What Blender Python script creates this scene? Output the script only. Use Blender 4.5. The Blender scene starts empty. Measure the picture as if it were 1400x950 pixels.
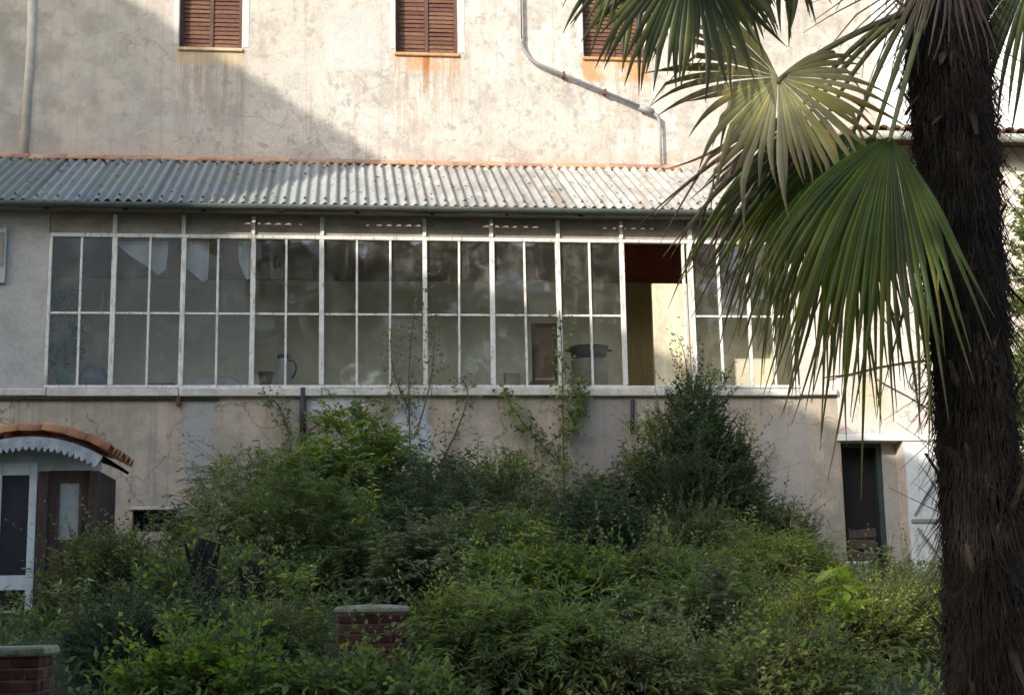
import bpy, bmesh, math, random
import numpy as np
from mathutils import Vector, Matrix
random.seed(7); RNG = np.random.default_rng(7)
SC = bpy.context.scene; COL = SC.collection
V = Vector; R = math.radians

# ------------------------------------------------------------------ camera
F_PX, YAW, PITCH, ROLL = 2000.0, R(6.7), R(10.1), R(1.01)
CAM = V((0, -21, 1.7))
_f = V((math.sin(YAW)*math.cos(PITCH), math.cos(YAW)*math.cos(PITCH), math.sin(PITCH)))
_r0 = V((math.cos(YAW), -math.sin(YAW), 0)); _u0 = _r0.cross(_f)
_r = _r0*math.cos(ROLL) - _u0*math.sin(ROLL); _u = _u0*math.cos(ROLL) + _r0*math.sin(ROLL)
cam_d = bpy.data.cameras.new('camera'); cam = bpy.data.objects.new('camera', cam_d); COL.objects.link(cam)
cam.matrix_world = Matrix(((_r.x, _u.x, -_f.x, CAM.x), (_r.y, _u.y, -_f.y, CAM.y), (_r.z, _u.z, -_f.z, CAM.z), (0, 0, 0, 1)))
cam_d.sensor_width = 36; cam_d.lens = F_PX/1400*36; cam_d.clip_end = 3000; cam_d.clip_start = 0.1
SC.camera = cam

def P(px, py, Y):
    """a measured position of the photograph as a point of the place, at depth Y"""
    d = _f + _r*((px-700)/F_PX) + _u*((475-py)/F_PX)
    return CAM + d*((Y-CAM.y)/d.y)

# ------------------------------------------------------------------ light
SUN_T, SUN_K = 0.95, 0.56            # per metre into the scene: shadow shifts right SUN_T, drops SUN_K
sdir = V((SUN_T, 1, -SUN_K)).normalized()
SUN_EL = math.asin(-sdir.z); SUN_AZ = math.atan2(-sdir.x, -sdir.y)     # direction towards the sun
w = bpy.data.worlds.new('World'); SC.world = w; w.use_nodes = True
nt = w.node_tree; bg = nt.nodes['Background']
sky = nt.nodes.new('ShaderNodeTexSky'); sky.sky_type = 'NISHITA'; sky.sun_disc = False
sky.sun_elevation = SUN_EL; sky.sun_rotation = SUN_AZ
sky.air_density = 1.0; sky.dust_density = 2.0
nt.links.new(sky.outputs[0], bg.inputs[0]); bg.inputs[1].default_value = 0.15
sl = bpy.data.lights.new('sun', 'SUN'); sl.energy = 2.15; sl.angle = R(0.5); sl.color = (1.0, 0.93, 0.85)
so = bpy.data.objects.new('sun', sl); COL.objects.link(so); so.rotation_euler = sdir.to_track_quat('-Z', 'Y').to_euler()
so.location = (-30, -40, 30)
SC.view_settings.view_transform = 'Standard'; SC.view_settings.look = 'None'
SC.view_settings.gamma = 1; SC.view_settings.exposure = 1.4
SC.cycles.max_bounces = 8; SC.cycles.transparent_max_bounces = 16

# ------------------------------------------------------------------ helpers
WPOS = {}
def link(o, loc, parent=None):
    loc = V(loc)
    WPOS[o.name] = loc
    if parent is not None:
        o.parent = parent; o.location = loc - WPOS[parent.name]
    else:
        o.location = loc
    COL.objects.link(o)
def meta(o, label=None, cat=None, group=None, kind=None):
    if label: o['label'] = label
    if cat: o['category'] = cat
    if group: o['group'] = group
    if kind: o['kind'] = kind
    return o
def thing(name, loc, label, cat, group=None):
    o = bpy.data.objects.new(name, None); o.empty_display_size = 0.2
    link(o, loc); return meta(o, label, cat, group)
def put(name, mesh, mat, parent, loc, rot=None, **kw):
    """an object on (maybe shared) mesh data whose vertices are local to loc"""
    o = bpy.data.objects.new(name, mesh); link(o, loc, parent)
    if rot is not None: o.rotation_euler = rot
    if mat is not None and len(mesh.materials) == 0: mesh.materials.append(mat)
    return meta(o, **kw)
class MB:
    def __init__(s): s.v = []; s.f = []
    def add(s, vs, fs):
        b = len(s.v); s.v += [tuple(x) for x in vs]; s.f += [tuple(i+b for i in f) for f in fs]; return s
    def box(s, x0, x1, y0, y1, z0, z1):
        vs = [(x, y, z) for x in (x0, x1) for y in (y0, y1) for z in (z0, z1)]
        return s.add(vs, [(0,1,3,2), (4,6,7,5), (0,4,5,1), (2,3,7,6), (0,2,6,4), (1,5,7,3)])
    def cbox(s, x0, x1, y0, y1, z0, z1, c=0.01, jit=0):
        bm = bmesh.new()
        for x, sx in ((x0,1),(x1,-1)):
            for y, sy in ((y0,1),(y1,-1)):
                for z, sz in ((z0,1),(z1,-1)):
                    j = lambda: random.uniform(-jit, jit)
                    bm.verts.new((x+j(), y+sy*c, z+sz*c)); bm.verts.new((x+sx*c, y+j(), z+sz*c)); bm.verts.new((x+sx*c, y+sy*c, z+j()))
        bmesh.ops.convex_hull(bm, input=bm.verts)
        bm.verts.index_update()
        s.add([v.co for v in bm.verts], [[v.index for v in f.verts] for f in bm.faces]); bm.free(); return s
    def tube(s, pts, rad, n=8, cap=True, squash=None):
        pts = [V(p) for p in pts]; rad = rad if hasattr(rad, '__len__') else [rad]*len(pts)
        vs = []; up = None
        for i, p in enumerate(pts):
            t = (pts[min(i+1, len(pts)-1)] - pts[max(i-1, 0)]).normalized()
            if up is None: up = t.orthogonal().normalized()
            up = (up - t*up.dot(t)).normalized(); bi = t.cross(up)
            for k in range(n):
                a = 2*math.pi*k/n; vs.append(p + (up*math.cos(a) + bi*math.sin(a))*rad[i])
        fs = [(i*n+k, i*n+(k+1) % n, (i+1)*n+(k+1) % n, (i+1)*n+k) for i in range(len(pts)-1) for k in range(n)]
        if cap: fs += [tuple(range(n))[::-1], tuple((len(pts)-1)*n+k for k in range(n))]
        return s.add(vs, fs)
    def lathe(s, prof, n=20, c=(0,0,0), wob=0):
        c = V(c); vs = []
        for r, z in prof:
            for k in range(n):
                a = 2*math.pi*k/n; rr = r*(1+wob*math.sin(3*a+z*9))
                vs.append(c + V((rr*math.cos(a), rr*math.sin(a), z)))
        m = len(prof)
        fs = [(i*n+k, i*n+(k+1) % n, (i+1)*n+(k+1) % n, (i+1)*n+k) for i in range(m-1) for k in range(n)]
        fs += [tuple(range(n))[::-1], tuple((m-1)*n+k for k in range(n))]
        return s.add(vs, fs)
    def mesh(s, name, origin=(0,0,0), smooth=False):
        m = bpy.data.meshes.new(name); o = V(origin)
        m.from_pydata([(x-o.x, y-o.y, z-o.z) for x, y, z in s.v], [], s.f)
        bm = bmesh.new(); bm.from_mesh(m); bmesh.ops.recalc_face_normals(bm, faces=bm.faces); bm.to_mesh(m); bm.free()
        if smooth: m.polygons.foreach_set('use_smooth', [True]*len(m.polygons))
        return m
    def obj(s, name, mat, parent=None, origin=None, smooth=False, **kw):
        """world-space vertices -> an object standing at origin"""
        if origin is None:
            a = np.array(s.v); origin = V(((a[:,0].min()+a[:,0].max())/2, (a[:,1].min()+a[:,1].max())/2, a[:,2].min()))
        return put(name, s.mesh(name, origin, smooth), mat, parent, origin, **kw)
def np_mesh(name, verts, tris, along=None):
    m = bpy.data.meshes.new(name); nv, nf = len(verts), len(tris)
    m.vertices.add(nv); m.vertices.foreach_set('co', np.ascontiguousarray(verts, dtype=np.float32).ravel())
    m.loops.add(nf*3); m.loops.foreach_set('vertex_index', np.ascontiguousarray(tris, dtype=np.int32).ravel())
    m.polygons.add(nf); m.polygons.foreach_set('loop_start', np.arange(0, nf*3, 3, dtype=np.int32))
    if along is not None:
        at = m.attributes.new('along', 'FLOAT', 'POINT'); at.data.foreach_set('value', np.asarray(along, dtype=np.float32))
    m.update(calc_edges=True); m.validate(); return m
def wall(x0, x1, z0, z1, yf, yb, holes=()):
    """a wall slab with rectangular openings (x0,x1,z0,z1) and their reveals"""
    mb = MB()
    xs = sorted({x0, x1, *[h[0] for h in holes], *[h[1] for h in holes]}); zs = sorted({z0, z1, *[h[2] for h in holes], *[h[3] for h in holes]})
    inh = lambda x, z: any(h[0] < x < h[1] and h[2] < z < h[3] for h in holes)
    for a, b in zip(xs, xs[1:]):
        for c, d in zip(zs, zs[1:]):
            if inh((a+b)/2, (c+d)/2): continue
            mb.add([(a,yf,c), (b,yf,c), (b,yf,d), (a,yf,d)], [(0,1,2,3)]); mb.add([(a,yb,c), (b,yb,c), (b,yb,d), (a,yb,d)], [(3,2,1,0)])
    rects = [(x0, x1, z0, z1, True)] + [(*h, False) for h in holes]
    for a, b, c, d, out in rects:
        for q in ([(a,yf,c), (b,yf,c), (b,yb,c), (a,yb,c)], [(a,yf,d), (b,yf,d), (b,yb,d), (a,yb,d)],
                  [(a,yf,c), (a,yf,d), (a,yb,d), (a,yb,c)], [(b,yf,c), (b,yf,d), (b,yb,d), (b,yb,c)]):
            mb.add(q, [(0,1,2,3)])
    bm = bmesh.new(); m = mb.mesh('t'); bm.from_mesh(m); bmesh.ops.remove_doubles(bm, verts=bm.verts, dist=1e-4)
    bmesh.ops.recalc_face_normals(bm, faces=bm.faces)
    bm.verts.index_update(); o = MB(); o.add([v.co.copy() for v in bm.verts], [[v.index for v in f.verts] for f in bm.faces]); bm.free()
    return o

# ------------------------------------------------------------------ materials
class NT:
    def __init__(s, name):
        s.m = bpy.data.materials.new(name); s.m.use_nodes = True; s.t = s.m.node_tree
        s.b = s.t.nodes['Principled BSDF']; s.out = s.t.nodes['Material Output']; s.pos = None
    def n(s, typ, ins=None, **kw):
        nd = s.t.nodes.new(typ)
        for k, v in kw.items(): setattr(nd, k, v)
        for k, v in (ins or {}).items(): s.set(nd.inputs[k], v)
        return nd
    def set(s, sock, v):
        if hasattr(v, 'is_output') or isinstance(v, bpy.types.NodeSocket): s.t.links.new(v, sock)
        else:
            if isinstance(v, (tuple, list)) and sock.type == 'RGBA' and len(v) == 3: v = (*v, 1)
            sock.default_value = v
    def world(s):
        if s.pos is None: s.pos = s.n('ShaderNodeNewGeometry').outputs['Position']
        return s.pos
    def scaled(s, vec, sc):
        return s.n('ShaderNodeVectorMath', {0: vec, 1: sc}, operation='MULTIPLY').outputs[0]
    def noise(s, vec, scale, detail=5, rough=0.6):
        return s.n('ShaderNodeTexNoise', {'Vector': vec, 'Scale': scale, 'Detail': detail, 'Roughness': rough}).outputs['Fac']
    def ramp(s, fac, a, b, c0=0.0, c1=1.0):
        return s.n('ShaderNodeMapRange', {0: fac, 1: a, 2: b, 3: c0, 4: c1}, interpolation_type='SMOOTHSTEP').outputs[0]
    def math(s, op, a, b=0.0): return s.n('ShaderNodeMath', {0: a, 1: b}, operation=op).outputs[0]
    def mix(s, fac, a, b):
        nd = s.n('ShaderNodeMix', data_type='RGBA'); s.set(nd.inputs[0], fac); s.set(nd.inputs[6], a); s.set(nd.inputs[7], b); return nd.outputs[2]
    def xyz(s, v):
        return s.n('ShaderNodeSeparateXYZ', {0: v}).outputs
    def band(s, v, a, b, soft):       # 1 between a and b
        return s.math('MULTIPLY', s.ramp(v, a-soft, a+soft), s.ramp(v, b-soft, b+soft, 1, 0))
    def bump(s, h, strength, dist=0.02):
        s.set(s.b.inputs['Normal'], s.n('ShaderNodeBump', {'Height': h, 'Strength': strength, 'Distance': dist}).outputs[0])
    def fin(s, col, rough=0.85, spec=0.3, metal=0.0):
        s.set(s.b.inputs['Base Color'], col); s.set(s.b.inputs['Roughness'], rough); s.set(s.b.inputs['Specular IOR Level'], spec); s.set(s.b.inputs['Metallic'], metal); return s.m

def simple(name, c, var=0.25, scale=6, rough=0.8, spec=0.3, bump=0.15, metal=0.0, c2=None, stretch=(1,1,1), perobj=0.0):
    k = NT(name); co = k.n('ShaderNodeTexCoord').outputs['Object'] if perobj else k.world()
    if perobj:
        rnd = k.n('ShaderNodeObjectInfo').outputs['Random']
        co = k.n('ShaderNodeVectorMath', {0: co, 1: k.n('ShaderNodeCombineXYZ', {0: k.math('MULTIPLY', rnd, 37.0), 1: rnd}).outputs[0]}, operation='ADD').outputs[0]
    co = k.scaled(co, stretch)
    n1 = k.noise(co, scale); n2 = k.noise(co, scale*7, 3)
    f = k.ramp(k.math('ADD', k.math('MULTIPLY', n1, .65), k.math('MULTIPLY', n2, .35)), .3, .7)
    lo = tuple(x*(1-var) for x in c); hi = c2 or tuple(min(.9, x*(1+var)) for x in c)
    col = k.mix(f, lo, hi)
    if perobj:
        col = k.n('ShaderNodeHueSaturation', {'Hue': k.ramp(rnd, 0, 1, .5-.02*perobj, .5+.02*perobj), 'Saturation': 1.0, 'Value': k.ramp(rnd, 0, 1, 1-.4*perobj, 1+.4*perobj), 'Color': col}).outputs[0]
    if bump: k.bump(n2, bump, .01)
    return k.fin(col, rough, spec, metal)

WIN = [P(245, 40, 2.5).x, P(331, 40, 2.5).x, P(541, 40, 2.5).x, P(626, 40, 2.5).x, P(797, 40, 2.5).x, P(882, 40, 2.5).x]
ZSILL = P(288, 66, 2.5).z
ZFLASH = P(450, 224, 2.5).z
def upper_plaster():
    k = NT('weathered_cream_plaster'); p = k.world(); x, y, z = k.xyz(p)
    big = k.noise(p, .55, 4); med = k.noise(p, 2.3, 6, .65); fine = k.noise(p, 17, 4, .7); blot = k.noise(p, 6.5, 3, .6)
    col = k.mix(k.ramp(big, .35, .65), (.54, .48, .415), (.645, .58, .515))
    col = k.mix(k.math('MULTIPLY', k.ramp(med, .43, .62), .7), col, (.43, .40, .355))
    col = k.mix(k.math('MULTIPLY', k.ramp(fine, .5, .66), .5), col, (.37, .34, .295))
    grain = k.noise(p, 42, 2, .6); col = k.mix(k.math('MULTIPLY', k.ramp(grain, .50, .64), .6), col, (.33, .305, .26))
    col = k.mix(k.math('MULTIPLY', k.ramp(blot, .55, .66), .7), col, (.29, .27, .235))
    col = k.mix(k.math('MULTIPLY', k.ramp(fine, .42, .3), .45), col, (.72, .67, .60))
    # left end: blotchy olive grey, with its shade partly put into the colour
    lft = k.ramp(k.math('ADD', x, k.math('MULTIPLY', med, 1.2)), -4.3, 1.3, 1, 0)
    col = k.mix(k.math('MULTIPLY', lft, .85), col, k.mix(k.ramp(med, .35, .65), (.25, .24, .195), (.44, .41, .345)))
    grime = k.math('MULTIPLY', k.ramp(k.noise(p, 1.25, 7, .74), .50, .62), k.ramp(k.noise(p, 9, 3), .3, .6, .4, 1)); col = k.mix(k.math('MULTIPLY', grime, .75), col, (.33, .31, .265))
    ck = k.n('ShaderNodeTexVoronoi', {'Vector': k.n('ShaderNodeVectorMath', {0: p, 1: k.n('ShaderNodeTexNoise', {'Vector': p, 'Scale': 2.2, 'Detail': 6}).outputs[1]}, operation='ADD').outputs[0], 'Scale': .45}, feature='DISTANCE_TO_EDGE').outputs[0]
    col = k.mix(k.math('MULTIPLY', k.ramp(ck, .0, .010, 1, 0), .5), col, (.22, .20, .17))
    pinkish = k.ramp(k.noise(p, 1.1, 3), .5, .7)
    col = k.mix(k.math('MULTIPLY', pinkish, .25), col, (.60, .46, .38))
    # run-off streaks below sills and from above
    st = k.noise(k.scaled(p, (9, 1, .35)), 1.0, 5, .7)
    wob_ = k.n('ShaderNodeVectorMath', {0: p, 1: k.scaled(k.n('ShaderNodeTexNoise', {'Vector': p, 'Scale': 2.5}).outputs[1], (.09, 0, 0))}, operation='ADD').outputs[0]
    st2 = k.noise(k.scaled(wob_, (13, 1, .55)), 1.0, 6, .72)
    zr = k.math('ADD', z, k.math('MULTIPLY', k.math('SUBTRACT', k.noise(k.scaled(p, (5, 1, .05)), 1.0, 3), .5), 1.4))
    gcol = col
    for i in range(3):
        a, b = WIN[2*i], WIN[2*i+1]
        under = k.math('MULTIPLY', k.band(x, a-.08, b+.1, .12), k.math('MULTIPLY', k.ramp(zr, ZSILL-1.9, ZSILL-.6), k.ramp(z, ZSILL-.05, ZSILL+.02, 1, 0)))
        gcol = k.mix(k.math('MULTIPLY', k.math('MULTIPLY', under, k.ramp(st2, .42, .62)), .65 if i == 0 else .5), gcol, (.27, .24, .19))
        under2 = k.math('MULTIPLY', k.band(x, a-.05, b+.05, .05), k.ramp(zr, ZSILL-(1.9 if i == 1 else 1.3), ZSILL-.1, 0, 1))
        rs = k.math('MULTIPLY', under2, k.ramp(st2, .5, .68))
        gcol = k.mix(k.math('MULTIPLY', rs, (.35, .85, .55)[i]), gcol, (.40, .19, .055))
        # rust sheet right below the sill
        gcol = k.mix(k.math('MULTIPLY', k.math('MULTIPLY', k.band(x, a-.03, b+.03, .03), k.band(z, ZSILL-(.28, .30, .42)[i], ZSILL, .05)), k.ramp(med, .35, .55, .25, (.55, .8, .9)[i])), gcol, ((.50, .36, .19), (.48, .26, .10), (.46, .25, .10))[i])
    c1 = (WIN[2]*.52+WIN[3]*.48)
    main = k.math('MULTIPLY', k.band(k.math('ADD', x, k.math('MULTIPLY', k.math('SUBTRACT', st, .5), .08)), c1-.05, c1+.06, .03), k.ramp(z, ZSILL-1.15, ZSILL-.1, 0, 1))
    gcol = k.mix(k.math('MULTIPLY', main, .9), gcol, (.30, .12, .03))
    wet = k.math('MULTIPLY', k.ramp(z, ZFLASH+.02, ZFLASH+.5, 1, 0), k.ramp(med, .35, .6, .25, .8))
    gcol = k.mix(k.math('MULTIPLY', wet, .5), gcol, (.36, .27, .20))
    gcol = k.mix(k.math('MULTIPLY', k.ramp(st, .50, .68), .5), gcol, (.32, .295, .25))
    # the grey repair patch between the windows
    pz = P(480, 60, 2.5)
    patch = k.math('MULTIPLY', k.band(k.math('ADD', x, k.math('MULTIPLY', med, .2)), pz.x-.35, pz.x+.6, .05), k.band(k.math('ADD', z, k.math('MULTIPLY', med, .2)), pz.z-.35, pz.z+.75, .05))
    gcol = k.mix(k.math('MULTIPLY', patch, .5), gcol, (.50, .48, .45))
    k.bump(k.math('ADD', med, fine), .5, .03)
    return k.fin(gcol, .92, .15)
def lower_plaster():
    k = NT('stained_grey_plaster'); p = k.world(); x, y, z = k.xyz(p)
    big = k.noise(p, .7, 4); med = k.noise(p, 2.6, 6, .65); fine = k.noise(p, 19, 4, .7)
    st = k.noise(k.scaled(p, (7, 1, .3)), 1.0, 5, .7); st2 = k.noise(k.scaled(p, (18, 1, .6)), 1.0, 4, .6)
    col = k.mix(k.ramp(big, .35, .65), (.41, .345, .265), (.55, .455, .355))
    col = k.mix(k.math('MULTIPLY', k.ramp(med, .42, .62), .65), col, (.31, .285, .235))
    col = k.mix(k.math('MULTIPLY', k.ramp(fine, .48, .68), .45), col, (.26, .25, .22))
    col = k.mix(k.math('MULTIPLY', k.ramp(st, .48, .7), .6), col, (.235, .22, .19))
    col = k.mix(k.math('MULTIPLY', k.ramp(st2, .55, .72), .35), col, (.50, .38, .29))
    damp = k.math('MULTIPLY', k.ramp(z, 1.9, 3.6, 1, 0), k.ramp(med, .3, .6, .3, .9))
    col = k.mix(k.math('MULTIPLY', damp, .8), col, (.235, .215, .165))
    ck = k.n('ShaderNodeTexVoronoi', {'Vector': k.n('ShaderNodeVectorMath', {0: p, 1: k.n('ShaderNodeTexNoise', {'Vector': p, 'Scale': 2.2, 'Detail': 6}).outputs[1]}, operation='ADD').outputs[0], 'Scale': .55}, feature='DISTANCE_TO_EDGE').outputs[0]
    col = k.mix(k.math('MULTIPLY', k.ramp(ck, .0, .012, 1, 0), .65), col, (.12, .11, .09))
    ochre = k.ramp(k.noise(p, 1.5, 5, .7), .50, .64); col = k.mix(k.math('MULTIPLY', ochre, .45), col, (.56, .43, .30))
    for (a, b, c, d, cc, amt) in ((251, 292, 548, 660, (.36, .36, .355), .75), (543, 585, 545, 650, (.60, .64, .68), .8), (425, 500, 535, 562, (.60, .64, .67), .65), (782, 868, 548, 700, (.24, .225, .205), .7), (1045, 1105, 570, 700, (.40, .37, .335), .6)):
        q0 = P(a, d, 0); q1 = P(b, c, 0)
        wob = k.math('MULTIPLY', k.math('SUBTRACT', med, .5), .35)
        m = k.math('MULTIPLY', k.band(k.math('ADD', x, wob), q0.x, q1.x, .05), k.band(k.math('ADD', z, wob), q0.z, q1.z, .06))
        col = k.mix(k.math('MULTIPLY', m, amt), col, cc)
    k.bump(k.math('ADD', med, fine), .5, .03)
    return k.fin(col, .92, .15)
def annex_plaster():
    k = NT('annex_pale_plaster'); p = k.world(); x, y, z = k.xyz(p)
    med = k.noise(p, 1.7, 6, .65); fine = k.noise(p, 15, 4, .7); st = k.noise(k.scaled(p, (8, 1, .4)), 1.0, 5, .7)
    col = k.mix(k.ramp(med, .35, .65), (.60, .52, .45), (.70, .625, .55))
    col = k.mix(k.math('MULTIPLY', k.ramp(fine, .52, .72), .35), col, (.42, .38, .33))
    col = k.mix(k.math('MULTIPLY', k.ramp(st, .52, .72), .35), col, (.38, .34, .27))
    q = P(1185, 545, 0)
    m = k.math('MULTIPLY', k.band(k.math('ADD', x, k.math('MULTIPLY', med, .3)), q.x-.05, q.x+.45, .15), k.band(z, q.z-.25, q.z+.35, .2))
    col = k.mix(k.math('MULTIPLY', m, .45), col, (.45, .42, .17))
    crack = k.n('ShaderNodeTexVoronoi', {'Vector': k.n('ShaderNodeVectorMath', {0: p, 1: k.n('ShaderNodeTexNoise', {'Vector': p, 'Scale': 3}).outputs[1]}, operation='ADD').outputs[0], 'Scale': .8}, feature='DISTANCE_TO_EDGE').outputs[0]
    col = k.mix(k.math('MULTIPLY', k.ramp(crack, .0, .02, 1, 0), .5), col, (.25, .22, .19))
    k.bump(k.math('ADD', med, fine), .4, .03)
    return k.fin(col, .92, .15)
def glass_mat():
    k = NT('dusty_window_glass'); p = k.world()
    d = k.noise(p, 2.2, 6, .7); d2 = k.noise(k.scaled(p, (5, 1, .8)), 1.6, 4)
    tr = k.n('ShaderNodeBsdfTransparent', {0: (.95, .965, .95, 1)}); gl = k.n('ShaderNodeBsdfGlossy', {0: (.95, .97, 1, 1), 1: .04})
    df = k.n('ShaderNodeBsdfDiffuse', {0: (.52, .49, .39, 1)})
    bn = k.n('ShaderNodeBump', {'Height': k.noise(p, 1.3, 2), 'Strength': .06, 'Distance': .1}).outputs[0]
    k.set(gl.inputs['Normal'], bn)
    fr = k.n('ShaderNodeFresnel', {0: 1.5}).outputs[0]
    m1 = k.n('ShaderNodeMixShader', {0: k.math('ADD', k.math('MULTIPLY', fr, 1.1), .03), 1: tr.outputs[0], 2: gl.outputs[0]})
    dust = k.math('ADD', k.ramp(d, .42, .75, .025, .15), k.ramp(d2, .52, .8, 0, .10))
    m2 = k.n('ShaderNodeMixShader', {0: dust, 1: m1.outputs[0], 2: df.outputs[0]})
    k.t.links.new(m2.outputs[0], k.out.inputs[0]); return k.m
def leaf_mat(name, c, var=.42, hue=.03, trans=.55, tip=None, rough=.42, yellow=.0):
    k = NT(name); g = k.n('ShaderNodeNewGeometry'); rnd = g.outputs['Random Per Island']
    nz = k.noise(g.outputs['Position'], 2.2, 3)
    col = k.mix(k.ramp(nz, .35, .65), tuple(x*.72 for x in c), tuple(min(1, x*1.25) for x in c))
    if yellow: col = k.mix(k.ramp(rnd, 1-yellow, 1-yellow+.02), col, (.30, .24, .05))
    if tip:
        al = k.n('ShaderNodeAttribute', attribute_name='along').outputs['Fac']
        col = k.mix(k.ramp(k.math('ADD', al, k.math('MULTIPLY', rnd, .3)), .45, 1.1), col, tip)
    r2 = k.n('ShaderNodeTexWhiteNoise', {'W': rnd}, noise_dimensions='1D').outputs[0]
    col = k.n('ShaderNodeHueSaturation', {'Hue': k.ramp(r2, 0, 1, .5-hue, .5+hue), 'Saturation': k.ramp(rnd, 0, 1, .8, 1.1), 'Value': k.ramp(rnd, 0, 1, 1-var, 1+var), 'Color': col}).outputs[0]
    k.fin(col, rough, .4)
    tl = k.n('ShaderNodeBsdfTranslucent'); k.set(tl.inputs[0], k.n('ShaderNodeHueSaturation', {'Hue': .48, 'Saturation': 1.15, 'Value': 1.3, 'Color': col}).outputs[0])
    m = k.n('ShaderNodeMixShader', {0: trans, 1: k.b.outputs[0], 2: tl.outputs[0]})
    k.t.links.new(m.outputs[0], k.out.inputs[0]); return k.m
def roof_sheet_mat():
    k = NT('weathered_corrugated_sheet'); co = k.n('ShaderNodeTexCoord').outputs['Object']; rnd = k.n('ShaderNodeObjectInfo').outputs['Random']; p = k.world()
    med = k.noise(p, 2.2, 5, .7); fine = k.noise(p, 14, 4); st = k.noise(k.scaled(p, (14, .6, .6)), 1, 4)
    c = k.mix(k.ramp(med, .35, .65), (.27, .26, .23), (.41, .395, .355))
    c = k.mix(k.math('MULTIPLY', k.ramp(st, .5, .7), .6), c, (.23, .225, .18))
    c = k.mix(k.math('MULTIPLY', k.ramp(fine, .55, .75), .5), c, (.24, .25, .16))
    lich = k.ramp(k.noise(p, 5.5, 4, .7), .58, .66); c = k.mix(k.math('MULTIPLY', lich, .6), c, (.27, .26, .19)); c = k.mix(k.math('MULTIPLY', k.ramp(k.noise(k.scaled(p, (10, .5, .5)), 1.2, 4), .60, .68), .6), c, (.30, .19, .11))
    # shade on the left sheets put into the colour as darker green grey
    x = k.xyz(p)[0]
    c = k.mix(k.math('MULTIPLY', k.ramp(x, -3, 3.2, 1, 0), .85), c, k.mix(k.ramp(k.noise(p, 1.1, 3), .4, .6), (.20, .235, .20), (.185, .21, .215)))
    c = k.n('ShaderNodeHueSaturation', {'Value': k.ramp(rnd, 0, 1, .86, 1.12), 'Color': c}).outputs[0]
    k.bump(fine, .2, .01); return k.fin(c, .8, .3)
def chipped():
    k = NT('chipped_white_paint'); p = k.world(); a = k.noise(p, 7, 6, .7); b = k.noise(k.scaled(p, (14, 14, 3)), 1.5, 5, .7)
    c = k.mix(k.ramp(a, .35, .65), (.60, .575, .51), (.74, .715, .65))
    c = k.mix(k.math('MULTIPLY', k.ramp(b, .54, .62), .8), c, (.33, .275, .20)); c = k.mix(k.ramp(k.noise(p, 23, 3), .68, .72), c, (.22, .13, .07))
    k.bump(b, .3, .004); return k.fin(c, .6, .35)
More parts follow.
